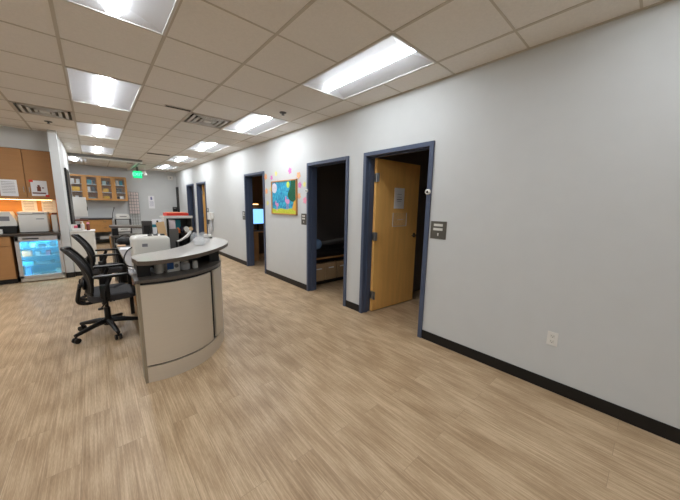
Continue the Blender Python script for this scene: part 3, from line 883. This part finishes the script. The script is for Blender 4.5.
for v in bm.verts: v.co.z = max(0, v.co.z)
obj('bag_body', bm, M['black'], t, True); bm = new(); tube(bm, smooth_pts([(-.08, 0, .12), (-.03, -.02, .17), (.05, 0, .17), (.1, 0, .12)], 5), .008); obj('handle', bm, M['black'], t, True)
o = tag(obj('hand_cream', B(-.06, .06, -.02, .02, 0, .03, .012, 3), mat('peach_tube', (230, 190, 150), .5), None, True, (-2.41, 5.86, .74)), 'small peach tube beside the black bag on the desk', 'tube')

# ================================================================== TASK CHAIRS
def chair(label):
    t = thing('task_chair', label, 'office chair', (0, 0, 0), 0, 'black mesh task chairs')
    for k in range(5):
        a = R(210+72*k)
        c, s = math.cos(a), math.sin(a)
        bm = new()
        tube(bm, smooth_pts([(.0, 0, .135), (.10*c, .10*s, .13), (.22*c, .22*s, .105), (  .325*c, .325*s, .082)], 4), [.032, .031, .03, .029, .028, .027, .026, .025, .024, .022, .021, .02, .018], 10)
        lg = obj('leg', bm, M['black'], t, True)
        bm = new()
        px_, py_ = -s, c
        for w_ in (-.02, .02): cyl(bm, (.315*c+px_*(w_-.009), .315*s+py_*(w_-.009), .029), (.315*c+px_*(w_+.009), .315*s+py_*(w_+.009), .029), .029, seg=18)
        cyl(bm, (.315*c, .315*s, .035), (.315*c, .315*s, .085), .011, seg=10)
        obj('caster', bm, M['black'], lg, True)
    bm = new(); cyl(bm, (0, 0, .09), (0, 0, .17), .045, .038, 18); cyl(bm, (0, 0, .16), (0, 0, .29), .03, seg=16); cyl(bm, (0, 0, .28), (0, 0, .41), .018, seg=14)
    obj('gas_column', bm, M['black'], t, True)
    obj('tilt_mechanism', B(-.13, .10, -.09, .09, .375, .42, .012), M['black'], t)
    bm = new(); tube(bm, smooth_pts([(0, -.09, .395), (-.02, -.20, .385), (-.05, -.27, .365)], 4), .007); box(bm, -.075, -.03, -.30, -.25, .355, .372, .006)
    obj('lever', bm, M['black'], t, True)
    # seat, waterfall front at +x
    bm = new()
    P = smooth_pts([(-.14, -.17, 0), (-.05, -.235, 0), (.14, -.245, 0), (.26, -.20, 0), (.29, 0, 0), (.26, .20, 0), (.14, .245, 0), (-.05, .235, 0), (-.14, .17, 0), (-.155, 0, 0)], 5, True)
    rings = []
    for z, s in ((.415, .90), (.425, .98), (.455, 1.0), (.485, .985), (.497, .93), (.50, .75), (.497, .4)):
        rings.append([bm.verts.new((p.x*s, p.y*s, z-(.02 if p.x > .2 and z > .46 else 0))) for p in P])
    n = len(P)
    for a, b in zip(rings, rings[1:]):
        for i in range(n): bm.faces.new((a[i], a[(i+1) % n], b[(i+1) % n], b[i]))
    bm.faces.new(rings[0][::-1]); bm.faces.new(rings[-1])
    plab(obj('seat', bm, M['seatfab'], t, True), 'charcoal padded seat')
    # backrest: curved mesh sheet in a frame, leaning away (-x)
    def prof(v):    # height 0..1 -> x offset, z
        z = .50+.475*v
        x = -.130-.02*math.sin(v*PI)*-1.2-.145*v**2.2
        return x, z
    def wid(v): return .205+.03*math.sin(v*PI*.9)-.05*v**3
    bm = new(); nu, nv = 12, 14; grid = []
    for th in (0, -.012):
        gg = []
        for j in range(nv+1):
            v = j/nv; x, z = prof(v); w_ = wid(v)
            gg.append([bm.verts.new((x+th-.045*(1-(2*i/nu-1)**2)+.02, w_*(2*i/nu-1), z)) for i in range(nu+1)])
        for j in range(nv):
            for i in range(nu): bm.faces.new((gg[j][i], gg[j][i+1], gg[j+1][i+1], gg[j+1][i]))
    obj('back_mesh', bm, M['meshfab'], t, True)
    bm = new(); P = []
    for j in range(nv+1): v = j/nv; x, z = prof(v); P.append((x+.02, wid(v), z))
    x, z = prof(1)
    for i in range(1, 8): u = 1-2*i/8; P.append((x-.045*(1-u*u)+.02, wid(1)*u, z+.012*(1-u*u)))
    for j in range(nv, -1, -1): v = j/nv; x, z = prof(v); P.append((x+.02, -wid(v), z))
    x, z = prof(0)
    for i in range(1, 8): u = -1+2*i/8; P.append((x-.045*(1-u*u)+.02, wid(0)*u, z))
    tube(bm, P, .016, 8, True)
    obj('back_frame', bm, M['black'], t, True)
    # lumbar pad + uprights
    bm = new(); sph(bm, (-.165, 0, .60), .16, .45, 16, .18, 1.0); obj('lumbar_pad', bm, M['black'], t, True)
    for s in (-1, 1):
        bm = new(); tube(bm, smooth_pts([(-.08, s*.07, .40), (-.15, s*.09, .39), (-.225, s*.10, .42), (-.215, s*.12, .52), (-.19, s*.14, .62)], 5), .017, 8)
        obj('back_upright', bm, M['black'], t, True)
    for s in (-1, 1):
        bm = new(); tube(bm, smooth_pts([(-.02, s*.10, .41), (-.02, s*.24, .405), (-.01, s*.285, .45), (0, s*.285, .56), (.05, s*.285, .69)], 5), [.02]*21, 8)
        box(bm, -.045, .04, s*.285-.016, s*.285+.016, .47, .62, .01)
        ar = obj('armrest', bm, M['black'], t, True)
        bm = new()
        P = smooth_pts([(-.13, 0, 0), (-.11, .035, 0), (.02, .042, 0), (.13, .03, 0), (.16, 0, 0), (.13, -.03, 0), (.02, -.042, 0), (-.11, -.035, 0)], 3, True)
        prism(bm, [(p.x+.045, p.y+s*.295) for p in P], .695, .72, .006)
        obj('arm_pad', bm, M['black'], ar, True)
    return t
c1 = chair('black mesh task chair nearest the camera, left of the reception desk')
c1.location = (-2.69, 4.02, 0); c1.rotation_euler = (0, 0, R(0))
c2 = copy_tree(c1)
c2['label'] = 'black mesh task chair behind the nearer one, beside the far half of the desk'
c2.location = (-2.67, 5.56, 0); c2.rotation_euler = (0, 0, R(-2))

# ================================================================== LEFT ALCOVE: cabinets, counter, fridge
def paper(name, x0, x1, y, z0, z1, parent=None): return obj(name, B(x0, x1, y-.002, y, z0, z1), M['paper'], parent)
for k in range(5):
    x1 = -3.245-.0-k*.36 ; x0 = x1-.355
    if k % 2 == 0: lb = 'brown upper cabinet door unit'
t = thing('upper_cabinet', 'brown upper cabinet nearest the partition, with a red-cornered poster', 'cabinet', (-3.222, 7.72, 1.50))
obj('carcass', B(-.37, 0, .0, .33, .0, .885), M['cab'], t)
d = obj('door', B(-.365, -.003, -.02, 0, .003, .88, .003), M['cab'], t)
bm = new(); cyl(bm, (-.335, -.045, .12), (-.335, -.045, .22), .005, seg=8); cyl(bm, (-.335, -.045, .13), (-.335, -.02, .13), .004, seg=8); cyl(bm, (-.335, -.045, .21), (-.335, -.02, .21), .004, seg=8)
obj('handle', bm, M['chrome'], d, True)
first = t
for k, lb in ((1, 'brown upper cabinet with a white paper, second from the partition'), (2, 'brown upper cabinet, third from the partition'), (3, 'brown upper cabinet, fourth from the partition')):
    c = copy_tree(first); c['label'] = lb; c.location.x = -3.222-.372*k
    if k % 2 == 1:
        for ch in [q for q in bpy.data.objects if q.parent == c]:
            for hd in [q for q in bpy.data.objects if q.parent == ch]: hd.location.x = .305
for o in [q for q in bpy.data.objects if q.name.startswith('upper_cabinet')]: o['group'] = 'brown upper cabinets'
t = thing('poster', 'white poster with red tape corners on the cabinet door', 'poster', (-3.43, 7.70, 1.70))
obj('sheet', B(-.105, .105, -.003, 0, -.14, .14), M['paper'], t)
bm = B(-.095, .08, -.0045, -.003, -.10, -.075); box(bm, -.03, .02, -.0045, -.003, -.055, .03); cyl(bm, (-.005, -.0045, .045), (-.005, -.003, .045), .018, seg=10); box(bm, .035, .06, -.0045, -.003, .0, .02)
obj('print', bm, M['brown'], t)
bm = B(-.12, -.07, -.0055, -.003, .11, .15); box(bm, .07, .12, -.0055, -.003, -.155, -.115); obj('tape_corner', bm, M['red'], t)
t = thing('notice_sheet', 'plain white printed sheet taped on the second cabinet door', 'paper', (-3.80, 7.70, 1.69))
obj('sheet', B(-.11, .10, -.003, 0, -.145, .145), M['paper'], t)
bm = new()
for k in range(8): box(bm, -.085, .07, -.0042, -.003, .10-.027*k, .106-.027*k)
obj('print', bm, M['ink'], t)
# backsplash
struct('wall_backsplash', B(-5.3, -3.213, 8.04, 8.05, .90, 1.50), M['splash'])
for x0, x1, lb in ((-3.72, -3.53, 'white notice sheet on the lit backsplash above the white machine'), (-3.46, -3.27, 'white notice sheet on the lit backsplash nearest the partition')):
    t = thing('backsplash_notice', lb, 'paper', ((x0+x1)/2, 8.04, 1.36), 0, 'notices on the backsplash')
    obj('sheet', B(-.1, .1, -.002, 0, -.13, .13), M['paper'], t)
    bm = new()
    for k in range(6): box(bm, -.075, .06, -.003, -.002, .085-.03*k, .091-.03*k)
    obj('print', bm, M['ink'], t)
t = thing('under_cabinet_light', 'slim warm light strip under the brown upper cabinets', 'light strip', (-3.9, 7.82, 1.50))
obj('housing', B(-.9, .62, -.03, .03, -.012, 0), M['white'], t); obj('led_strip', B(-.88, .6, -.02, .02, -.016, -.012), M['warmled'], t)
# base cabinets & counter
CT_Z = .885
t = thing('countertop', 'dark speckled countertop along the left wall', 'countertop', (0, 0, 0))
obj('slab', B(-5.3, -3.213, 7.38, 8.05, .85, CT_Z, .005), mat('dark_counter', (70, 62, 56), .3, noise=.25, scale=120), t)
def basecab(x1, wdt, label):
    t = thing('base_cabinet', label, 'cabinet', (x1, 7.42, 0), 0, 'brown base cabinets')
    obj('carcass', B(-wdt, 0, .0, .62, .09, .85), M['cab'], t); obj('toe_kick', B(-wdt, 0, .06, .62, 0, .09), M['black'], t)
    obj('drawer', B(-wdt+.003, -.003, -.02, 0, .68, .845, .003), M['cab'], t)
    obj('door', B(-wdt+.003, -.003, -.02, 0, .095, .672, .003), M['cab'], t)
basecab(-3.84, .55, 'brown base cabinet with drawer, left of the glass-door refrigerator')
basecab(-4.395, .55, 'brown base cabinet, second left of the refrigerator')
struct('trim_1', B(-3.2155, -3.2135, 7.44, 8.05, 0, .85), M['cab'])
# refrigerator
t = thing('glass_door_fridge', 'small undercounter refrigerator with blue-lit glass door', 'refrigerator', (-3.50, 7.40, 0))
bm = new(); box(bm, -.297, -.28, .03, .6, .02, .84); box(bm, .265, .282, .03, .6, .02, .84); box(bm, -.297, .282, .03, .6, .82, .84); box(bm, -.297, .282, .03, .6, .02, .09)
obj('cabinet', bm, M['white'], t)
obj('back_panel', B(-.28, .265, .50, .52, .09, .82), M['fridgebl'], t)
bm = new()
x0, x1, z0, z1 = -.297, .282, .085, .838
box(bm, x0, -.245, -.01, .03, z0, z1, .004); box(bm, .235, x1, -.01, .03, z0, z1, .004); box(bm, x0, x1, -.01, .03, .75, z1, .004); box(bm, x0, x1, -.01, .03, z0, .13, .004)
dr = obj('door', bm, mat('fridge_door_grey', (190, 188, 186), .4, .2), t)
obj('glass', B(-.247, .237, .005, .012, .128, .752), mat('cyan_film_glass', (128, 208, 240), .15, alpha=.38), dr)
obj('control_panel', B(-.20, .0, -.0115, -.01, .785, .808), M['black'], dr)
bm = new()
for k in range(6): box(bm, -.27+.09*k, -.20+.09*k, -.005, .01, .025, .07, .003)
box(bm, -.29, .275, .01, .03, .015, .085)
obj('grille', bm, M['vent'], t)
for z in (.30, .46, .62): plab(obj('rack', B(-.27, .255, .06, .49, z, z+.006), M['clearp'], t), 'clear shelf')
obj('led_strip', B(-.25, .235, .05, .08, .80, .815), M['fridgewin'], t); obj('led_strip', B(-.27, -.262, .045, .06, .12, .78), M['fridgewin'], t)
# contents
FI = [(-.20, .626, .08, .09, 'blueitem', 'dark blue carton'), (-.10, .626, .05, .06, 'white', 'small white vial box'), (.02, .626, .11, .05, 'black', 'low black tray'), (.16, .626, .07, .09, 'dgrey', 'dark square box'),
      (-.19, .466, .12, .09, 'orange', 'orange-edged box'), (-.05, .466, .06, .07, 'white', 'white box with round mark'), (.08, .466, .06, .08, 'pink', 'pink-marked vial box'),
      (-.19, .306, .14, .06, 'teal', 'teal flat carton'), (.12, .306, .05, .05, 'black', 'small black box'), (-.20, .092, .07, .15, 'blueitem', 'tall blue carton'), (.08, .092, .26, .03, 'grey', 'flat grey pack'), (.19, .092, .07, .07, 'white', 'white small carton')]
rows = {.626: 'top shelf', .466: 'second shelf', .306: 'third shelf', .092: 'bottom'}
for x, z, w_, h_, m_, lb in FI:
    if lb == 'white small carton': z0_ = .122
    else: z0_ = z
    y = 7.58 if z0_ != .122 else 7.58
    tt = tag(obj('supply_box', B(-w_/2, w_/2, -.06, .06, 0, h_, .003), M[m_], None, False, (-3.50+x, y, z0_)), lb+' on the '+rows[z]+' inside the refrigerator', 'box', 'boxes inside the refrigerator')
# machines on the counter
t = thing('lab_machine', 'boxy white tabletop machine on the counter above the refrigerator', 'machine', (-3.56, 7.66, CT_Z))
bm = B(-.19, .185, 0, .34, .01, .33, .012)
obj('housing', bm, M['white'], t, True)
obj('lid', B(-.195, .19, -.006, .345, .33, .385, .02, 3), M['white'], t, True)
obj('handle_slot', B(.035, .14, -.003, 0, .245, .258), M['ink'], t); obj('vent_strip', B(.0, .15, -.008, -.006, .35, .365), M['ink'], t); obj('foot', B(-.18, .175, .01, .33, 0, .012), M['dgrey'], t)
t = thing('printer', 'grey-lidded white printer with black base at the left edge of the counter', 'printer', (-3.90, 7.66, CT_Z))
obj('base', B(-.19, .12, 0, .34, 0, .13, .01), M['black'], t)
bm = new()
a = [(-.20, 0, .13), (.13, 0, .13), (.13, 0, .20), (.06, .0, .38), (-.20, 0, .38)]
va = [bm.verts.new(p) for p in a]; vb = [bm.verts.new((p[0], .33, p[2])) for p in a]
bm.faces.new(va); bm.faces.new(vb[::-1])
for i in range(5): bm.faces.new((va[i], va[(i+1) % 5], vb[(i+1) % 5], vb[i]))
obj('housing', bm, M['white'], t); obj('paper_output', B(-.18, .05, -.003, 0, .22, .30), M['ink'], t)
t = thing('slim_dispenser', 'tall narrow white dispenser with brown cap beside the partition', 'dispenser', (-3.285, 7.64, CT_Z))
obj('body', B(-.04, .04, 0, .14, 0, .33, .01), M['white'], t); obj('cap', B(-.028, .04, .0, .12, .33, .365, .006), M['brown'], t)
o = tag(obj('small_carton', B(-.05, .05, -.04, .04, 0, .08, .004), M['white'], None, False, (-3.99, 7.56, CT_Z)), 'small white carton on the counter at the far left edge', 'box')

# low white cabinet by the partition
t = thing('low_white_cabinet', 'low white cabinet standing against the end of the partition', 'cabinet', (-3.087, 7.50, 0))
obj('body', B(0, .36, 0, .34, .09, .88), M['offwhite'], t); obj('toe_kick', B(0, .35, .02, .34, 0, .09), M['black'], t)
obj('top', B(-.0, .372, -.01, .35, .88, .90, .004), M['white'], t)
LC = (-3.08, 7.5, .90)
t = thing('supply_tray', 'white organiser tray on the low white cabinet', 'tray', (-2.995, 7.66, .90))
bm = B(-.075, .075, -.09, .09, 0, .01); box(bm, -.075, .075, .08, .09, 0, .12); box(bm, -.075, -.067, -.09, .09, 0, .10); box(bm, -.075, .075, -.09, -.083, 0, .05); obj('tray_body', bm, M['white'], t)
o = tag(obj('pink_carton', B(-.025, .025, -.03, .03, 0, .09, .006), M['pink'], None, False, (-3.0, 7.62, .91)), 'pink carton in the tray on the low white cabinet', 'box')
o = tag(obj('black_carton', B(-.025, .025, -.03, .03, 0, .11, .006), M['black'], None, False, (-2.955, 7.70, .91)), 'small black carton beside the pink one', 'box')
t = thing('hand_sanitizer', 'pale pump bottle on the low white cabinet', 'bottle', (-2.895, 7.64, .90))
obj('bottle_body', lathe(new(), (0, 0, 0), [(.024, 0), (.028, .01), (.028, .12), (.012, .14), (.012, .155)]), M['offwhite'], t, True); bm = B(-.03, .012, -.008, .008, .165, .18, .004); cyl(bm, (0, 0, .15), (0, 0, .17), .006, seg=8); obj('pump', bm, M['white'], t)
t = thing('brown_bottle', 'dark brown bottle with pink cap on the low white cabinet', 'bottle', (-2.815, 7.63, .90))
obj('bottle_body', lathe(new(), (0, 0, 0), [(.026, 0), (.028, .008), (.028, .11), (.018, .125)]), M['brown'], t, True); obj('cap', lathe(new(), (0, 0, .125), [(.022, 0), (.022, .03), (.018, .035)]), M['fk'], t, True)
t = thing('wall_box', 'tall white box mounted on the partition above the low cabinet', 'wall cabinet', (-3.095, 9.55, 1.10))
obj('box_body', B(0, .27, 0, .22, 0, .48, .006), M['white'], t); obj('latch', B(.27, .285, .06, .1, .15, .25, .004), M['dgrey'], t)
t = thing('wall_shelf', 'small reddish wooden shelf under the white wall box', 'shelf', (-3.095, 9.45, 1.0))
obj('board', B(0, .27, 0, .3, 0, .025), M['brown'], t); obj('bracket', B(0, .02, .12, .15, -.1, 0), M['dgrey'], t)

# ================================================================== FAR WALL
ZA, ZB, YC = 1.525, 2.38, 13.14
t0 = None
labsf = ['glass-fronted amber wall cabinet with white packs and a yellow box, leftmost of four', 'glass-fronted amber wall cabinet with a teal pack on top, second from left',
         'glass-fronted amber wall cabinet with two yellow boxes, third from left', 'glass-fronted amber wall cabinet nearest the exit sign']
for k in range(4):
    if k == 0:
        t = thing('glass_wall_cabinet', labsf[0], 'wall cabinet', (-3.255, YC, ZA), 0, 'glass-fronted wall cabinets')
        W = .39
        bm = new(); box(bm, 0, .015, .02, .35, 0, ZB-ZA); box(bm, W-.015, W, .02, .35, 0, ZB-ZA); box(bm, 0, W, .02, .35, 0, .02); box(bm, 0, W, .02, .35, ZB-ZA-.02, ZB-ZA); box(bm, 0, W, .34, .35, 0, ZB-ZA)
        obj('carcass', bm, M['cabfar'], t)
        for z in (.28, .54): obj('shelf', B(.015, W-.015, .03, .34, z, z+.018), M['white'], t)
        bm = new(); s = .065; hh = ZB-ZA
        box(bm, 0.002, s, 0, .02, .003, hh-.003); box(bm, W-s, W-.002, 0, .02, .003, hh-.003); box(bm, s, W-s, 0, .02, .003, s); box(bm, s, W-s, 0, .02, hh-s, hh-.003)
        d = obj('door', bm, M['cabfar'], t); obj('pane', B(s-.003, W-s+.003, .008, .012, s-.003, hh-s+.003), M['pane'], d)
        t0 = t
    else:
        c = copy_tree(t0); c['label'] = labsf[k]; c.location.x = -3.255+.39*k
M['wt'] = mat('pale_teal_pack', (160, 190, 190), .5)
CONT = [(0, .06, .07, .09, .10, 'wt'), (0, .17, .08, .09, .13, 'white'), (0, .26, .07, .09, .12, 'dgrey'), (0, .17, .20, .1, .15, 'yellow', 1), (0, .10, .09, .1, .16, 'white', 2), (0, .24, .09, .1, .15, 'offwhite', 2),
        (1, .17, .18, .1, .08, 'wt'), (1, .11, .07, .1, .17, 'white', 1), (1, .22, .11, .1, .17, 'dgrey', 1), (1, .14, .12, .1, .15, 'teal', 2), (1, .26, .07, .1, .12, 'black', 2),
        (2, .17, .18, .1, .14, 'yellow'), (2, .17, .16, .1, .13, 'yellow', 1), (2, .14, .10, .1, .13, 'wt', 2), (2, .25, .08, .1, .12, 'dgrey', 2),
        (3, .22, .12, .1, .15, 'white'), (3, .12, .08, .1, .12, 'black'), (3, .16, .15, .1, .15, 'dgrey', 1), (3, .12, .08, .1, .17, 'white', 2), (3, .23, .09, .1, .16, 'teal', 2)]
zl = {0: .02, 1: .298, 2: .558}
cn = {'wt': 'pale teal', 'white': 'white', 'dgrey': 'dark grey', 'yellow': 'yellow', 'offwhite': 'cream', 'teal': 'teal', 'black': 'black'}
sn = ['bottom', 'middle', 'top']; kn = ['leftmost', 'second', 'third', 'rightmost']
for c in CONT:
    k, cx, w_, d_, h_, m_ = c[:6]; lv = c[6] if len(c) > 6 else 0
    o = obj('supply_pack', B(-w_/2, w_/2, -d_/2, d_/2, 0, h_, .004), M[m_], None, False, (-3.255+.39*k+cx, YC+.14, ZA+zl[lv]))
    tag(o, '%s pack on the %s shelf of the %s glass wall cabinet' % (cn[m_], sn[lv], kn[k]), 'box', 'packs in the glass wall cabinets')

t = thing('lab_counter', 'dark-topped wooden counter below the glass wall cabinets', 'counter', (-3.075, 12.84, 0))
obj('counter_top', B(0, .86, -.02, .64, .86, .90, .004), M['dgrey'], t); obj('carcass', B(.0, .84, .02, .62, .42, .86), M['cabfar'], t)
for k in range(2):
    for z0, z1 in ((.70, .85), (.44, .69)):
        d = obj('drawer', B(.01+.42*k, .42+.42*k, 0, .02, z0, z1, .003), M['cabfar'], t); obj('pull', B(.17+.42*k, .26+.42*k, -.015, 0, (z0+z1)/2, (z0+z1)/2+.012), M['dgrey'], d)
obj('side_panel', B(0, .02, .02, .62, 0, .42), M['black'], t); obj('side_panel', B(.82, .84, .02, .62, 0, .42), M['black'], t); obj('kneehole_shelf', B(.02, .82, .1, .62, .14, .16), M['black'], t)
for k in range(4):
    o = obj('paper_stack', B(-.12, .12, -.1, .1, 0, .02+.004*k, .002), M['paper'] if k % 2 else M['offwhite'], None, False, (-2.50+.02*(k % 2), 13.10, .16+(0, .02, .044, .072)[k]))
    tag(o, ['lowest', 'second', 'third', 'topmost'][k]+' bundle of papers stacked under the far counter', 'papers', 'paper bundles under the counter')
t = thing('wood_cabinet', 'small wooden cabinet on the floor beyond the desk', 'cabinet', (-2.39, 11.4, 0))
obj('carcass', B(0, .28, .02, .4, 0, .38), M['cabfar'], t); obj('door', B(.005, .275, 0, .02, .01, .37, .003), M['cabfar'], t)
t = thing('equipment_rack', 'black metal rack holding two white printers by the far wall', 'rack', (-2.16, 12.5, 0))
bm = new()
for x in (0, .42):
    for y in (0, .4): box(bm, x, x+.025, y, y+.025, 0, .89)
obj('frame', bm, M['black'], t)
for z in (.42, .865, .12): obj('shelf', B(0, .445, 0, .425, z, z+.02), M['black'], t)
def prn(z, label):
    t = thing('white_printer', label, 'printer', (-1.94, 12.70, z), 0, 'white printers on the black rack')
    obj('housing', B(-.19, .19, -.17, .17, 0, .13, .015), M['white'], t); obj('lid', B(-.17, .17, -.15, .15, .13, .17, .012), M['white'], t); obj('tray_slot', B(-.09, .11, -.173, -.17, .08, .10), M['dgrey'], t)
    return t
prn(.885, 'white printer on the top shelf of the black rack'); prn(.44, 'white printer on the lower shelf of the black rack')
t = thing('gooseneck_stand', 'thin black gooseneck rising left of the upper white printer', 'gooseneck', (-2.205, 13.0, .9))
bm = new(); tube(bm, smooth_pts([(0, 0, 0), (.01, 0, .15), (.05, 0, .3), (.07, 0, .36)], 5), .009); obj('neck', bm, M['black'], t, True); bm = new(); cyl(bm, (0, 0, 0), (0, 0, .012), .03); sph(bm, (.07, 0, .37), .018); obj('head', bm, M['black'], t, True)
t = thing('wire_grid_rack', 'black wire grid display rack with white cards on the far wall', 'wire rack', (-1.66, 13.42, .45))
bm = new()
for k in range(5): cyl(bm, (.08*k, 0, 0), (.08*k, 0, 1.42), .0045, seg=6)
for k in range(13): cyl(bm, (0, -.008, .118*k), (.32, -.008, .118*k), .0045, seg=6)
obj('grid', bm, M['dgrey'], t)
bm = new()
for i in range(4):
    for j in range(5, 12): box(bm, .08*i+.006, .08*i+.074, .004, .01, .118*j+.01, .118*j+.108)
o = obj('card', bm, mat('pinkish_card', (226, 212, 208), .7), t)
for i, (y0_, z0_) in enumerate(((.0, 0.0),)):
    obj('bracket', B(.08, .10, 0, .08, 1.30, 1.32), M['black'], t); obj('bracket', B(.25, .27, 0, .08, 1.30, 1.32), M['black'], t)
t = thing('exit_sign', 'glowing green exit sign hanging from the far ceiling', 'exit sign', (-1.40, 12.5, 2.34))
obj('housing', B(-.135, .135, 0, .035, 0, .25, .004), M['dgrey'], t); obj('face', B(-.132, .132, -.002, 0, .004, .246), M['exit'], t); obj('mount', B(-.03, .03, .005, .03, .25, H-2.34), M['dgrey'], t)
cu = bpy.data.curves.new('exit_text', 'FONT'); cu.body = 'EXIT'; cu.size = .15; cu.extrude = .001; cu.align_x = 'CENTER'; cu.align_y = 'CENTER'
tmp = bpy.data.objects.new('tmp', cu); COL.objects.link(tmp)
bpy.context.view_layer.update()
me = bpy.data.meshes.new_from_object(tmp.evaluated_get(bpy.context.evaluated_depsgraph_get()))
bpy.data.objects.remove(tmp)
me.materials.clear(); me.materials.append(M['exitlet'])
to = bpy.data.objects.new('lettering', me); COL.objects.link(to); to.parent = t; to.location = (0, -.004, .125); to.rotation_euler = (PI/2, 0, 0)
t = thing('emergency_light', 'small white emergency light beside the green exit sign', 'emergency light', (-1.16, 12.6, 2.46))
bm = box(B(-.05, .05, -.02, .03, .03, .12, .006), -.01, .01, -.01, .02, .12, H-2.46); obj('body', bm, M['white'], t); bm = new(); cyl(bm, (-.03, -.05, .02), (-.03, -.01, .03), .03, .02); cyl(bm, (.03, -.05, .02), (.03, -.01, .03), .03, .02); obj('lamp_head', bm, M['white'], t, True)
t = thing('wall_notice', 'white sheet with a small dark emblem on the far wall', 'paper', (-.92, YF, 1.50))
obj('sheet', B(-.10, .10, -.003, 0, -.25, .25), M['paper'], t)
bm = B(-.03, .03, -.005, -.003, .09, .17); sph(bm, (0, -.004, .19), .028, 1, 10, 1, .1)
for k in range(6): box(bm, -.07, .07, -.004, -.003, .02-.035*k, .028-.035*k)
obj('print', bm, mat('lilac_ink', (110, 108, 150), .8), t)
t = thing('wall_phone', 'small black wall unit beside the far corner', 'wall phone', (-.11, YF, 1.22))
obj('body', B(-.09, .07, -.05, 0, -.10, .10, .01), M['black'], t); obj('display', B(-.06, .03, -.052, -.05, .02, .07), M['grey'], t)
t = thing('alarm_horn', 'small white alarm box high on the far corner wall', 'alarm', (-.18, YF, 2.50))
obj('body', B(-.12, .06, -.05, 0, -.08, .08, .01), M['white'], t); obj('lens', B(-.05, .0, -.055, -.05, -.03, .03), M['clearp'], t)
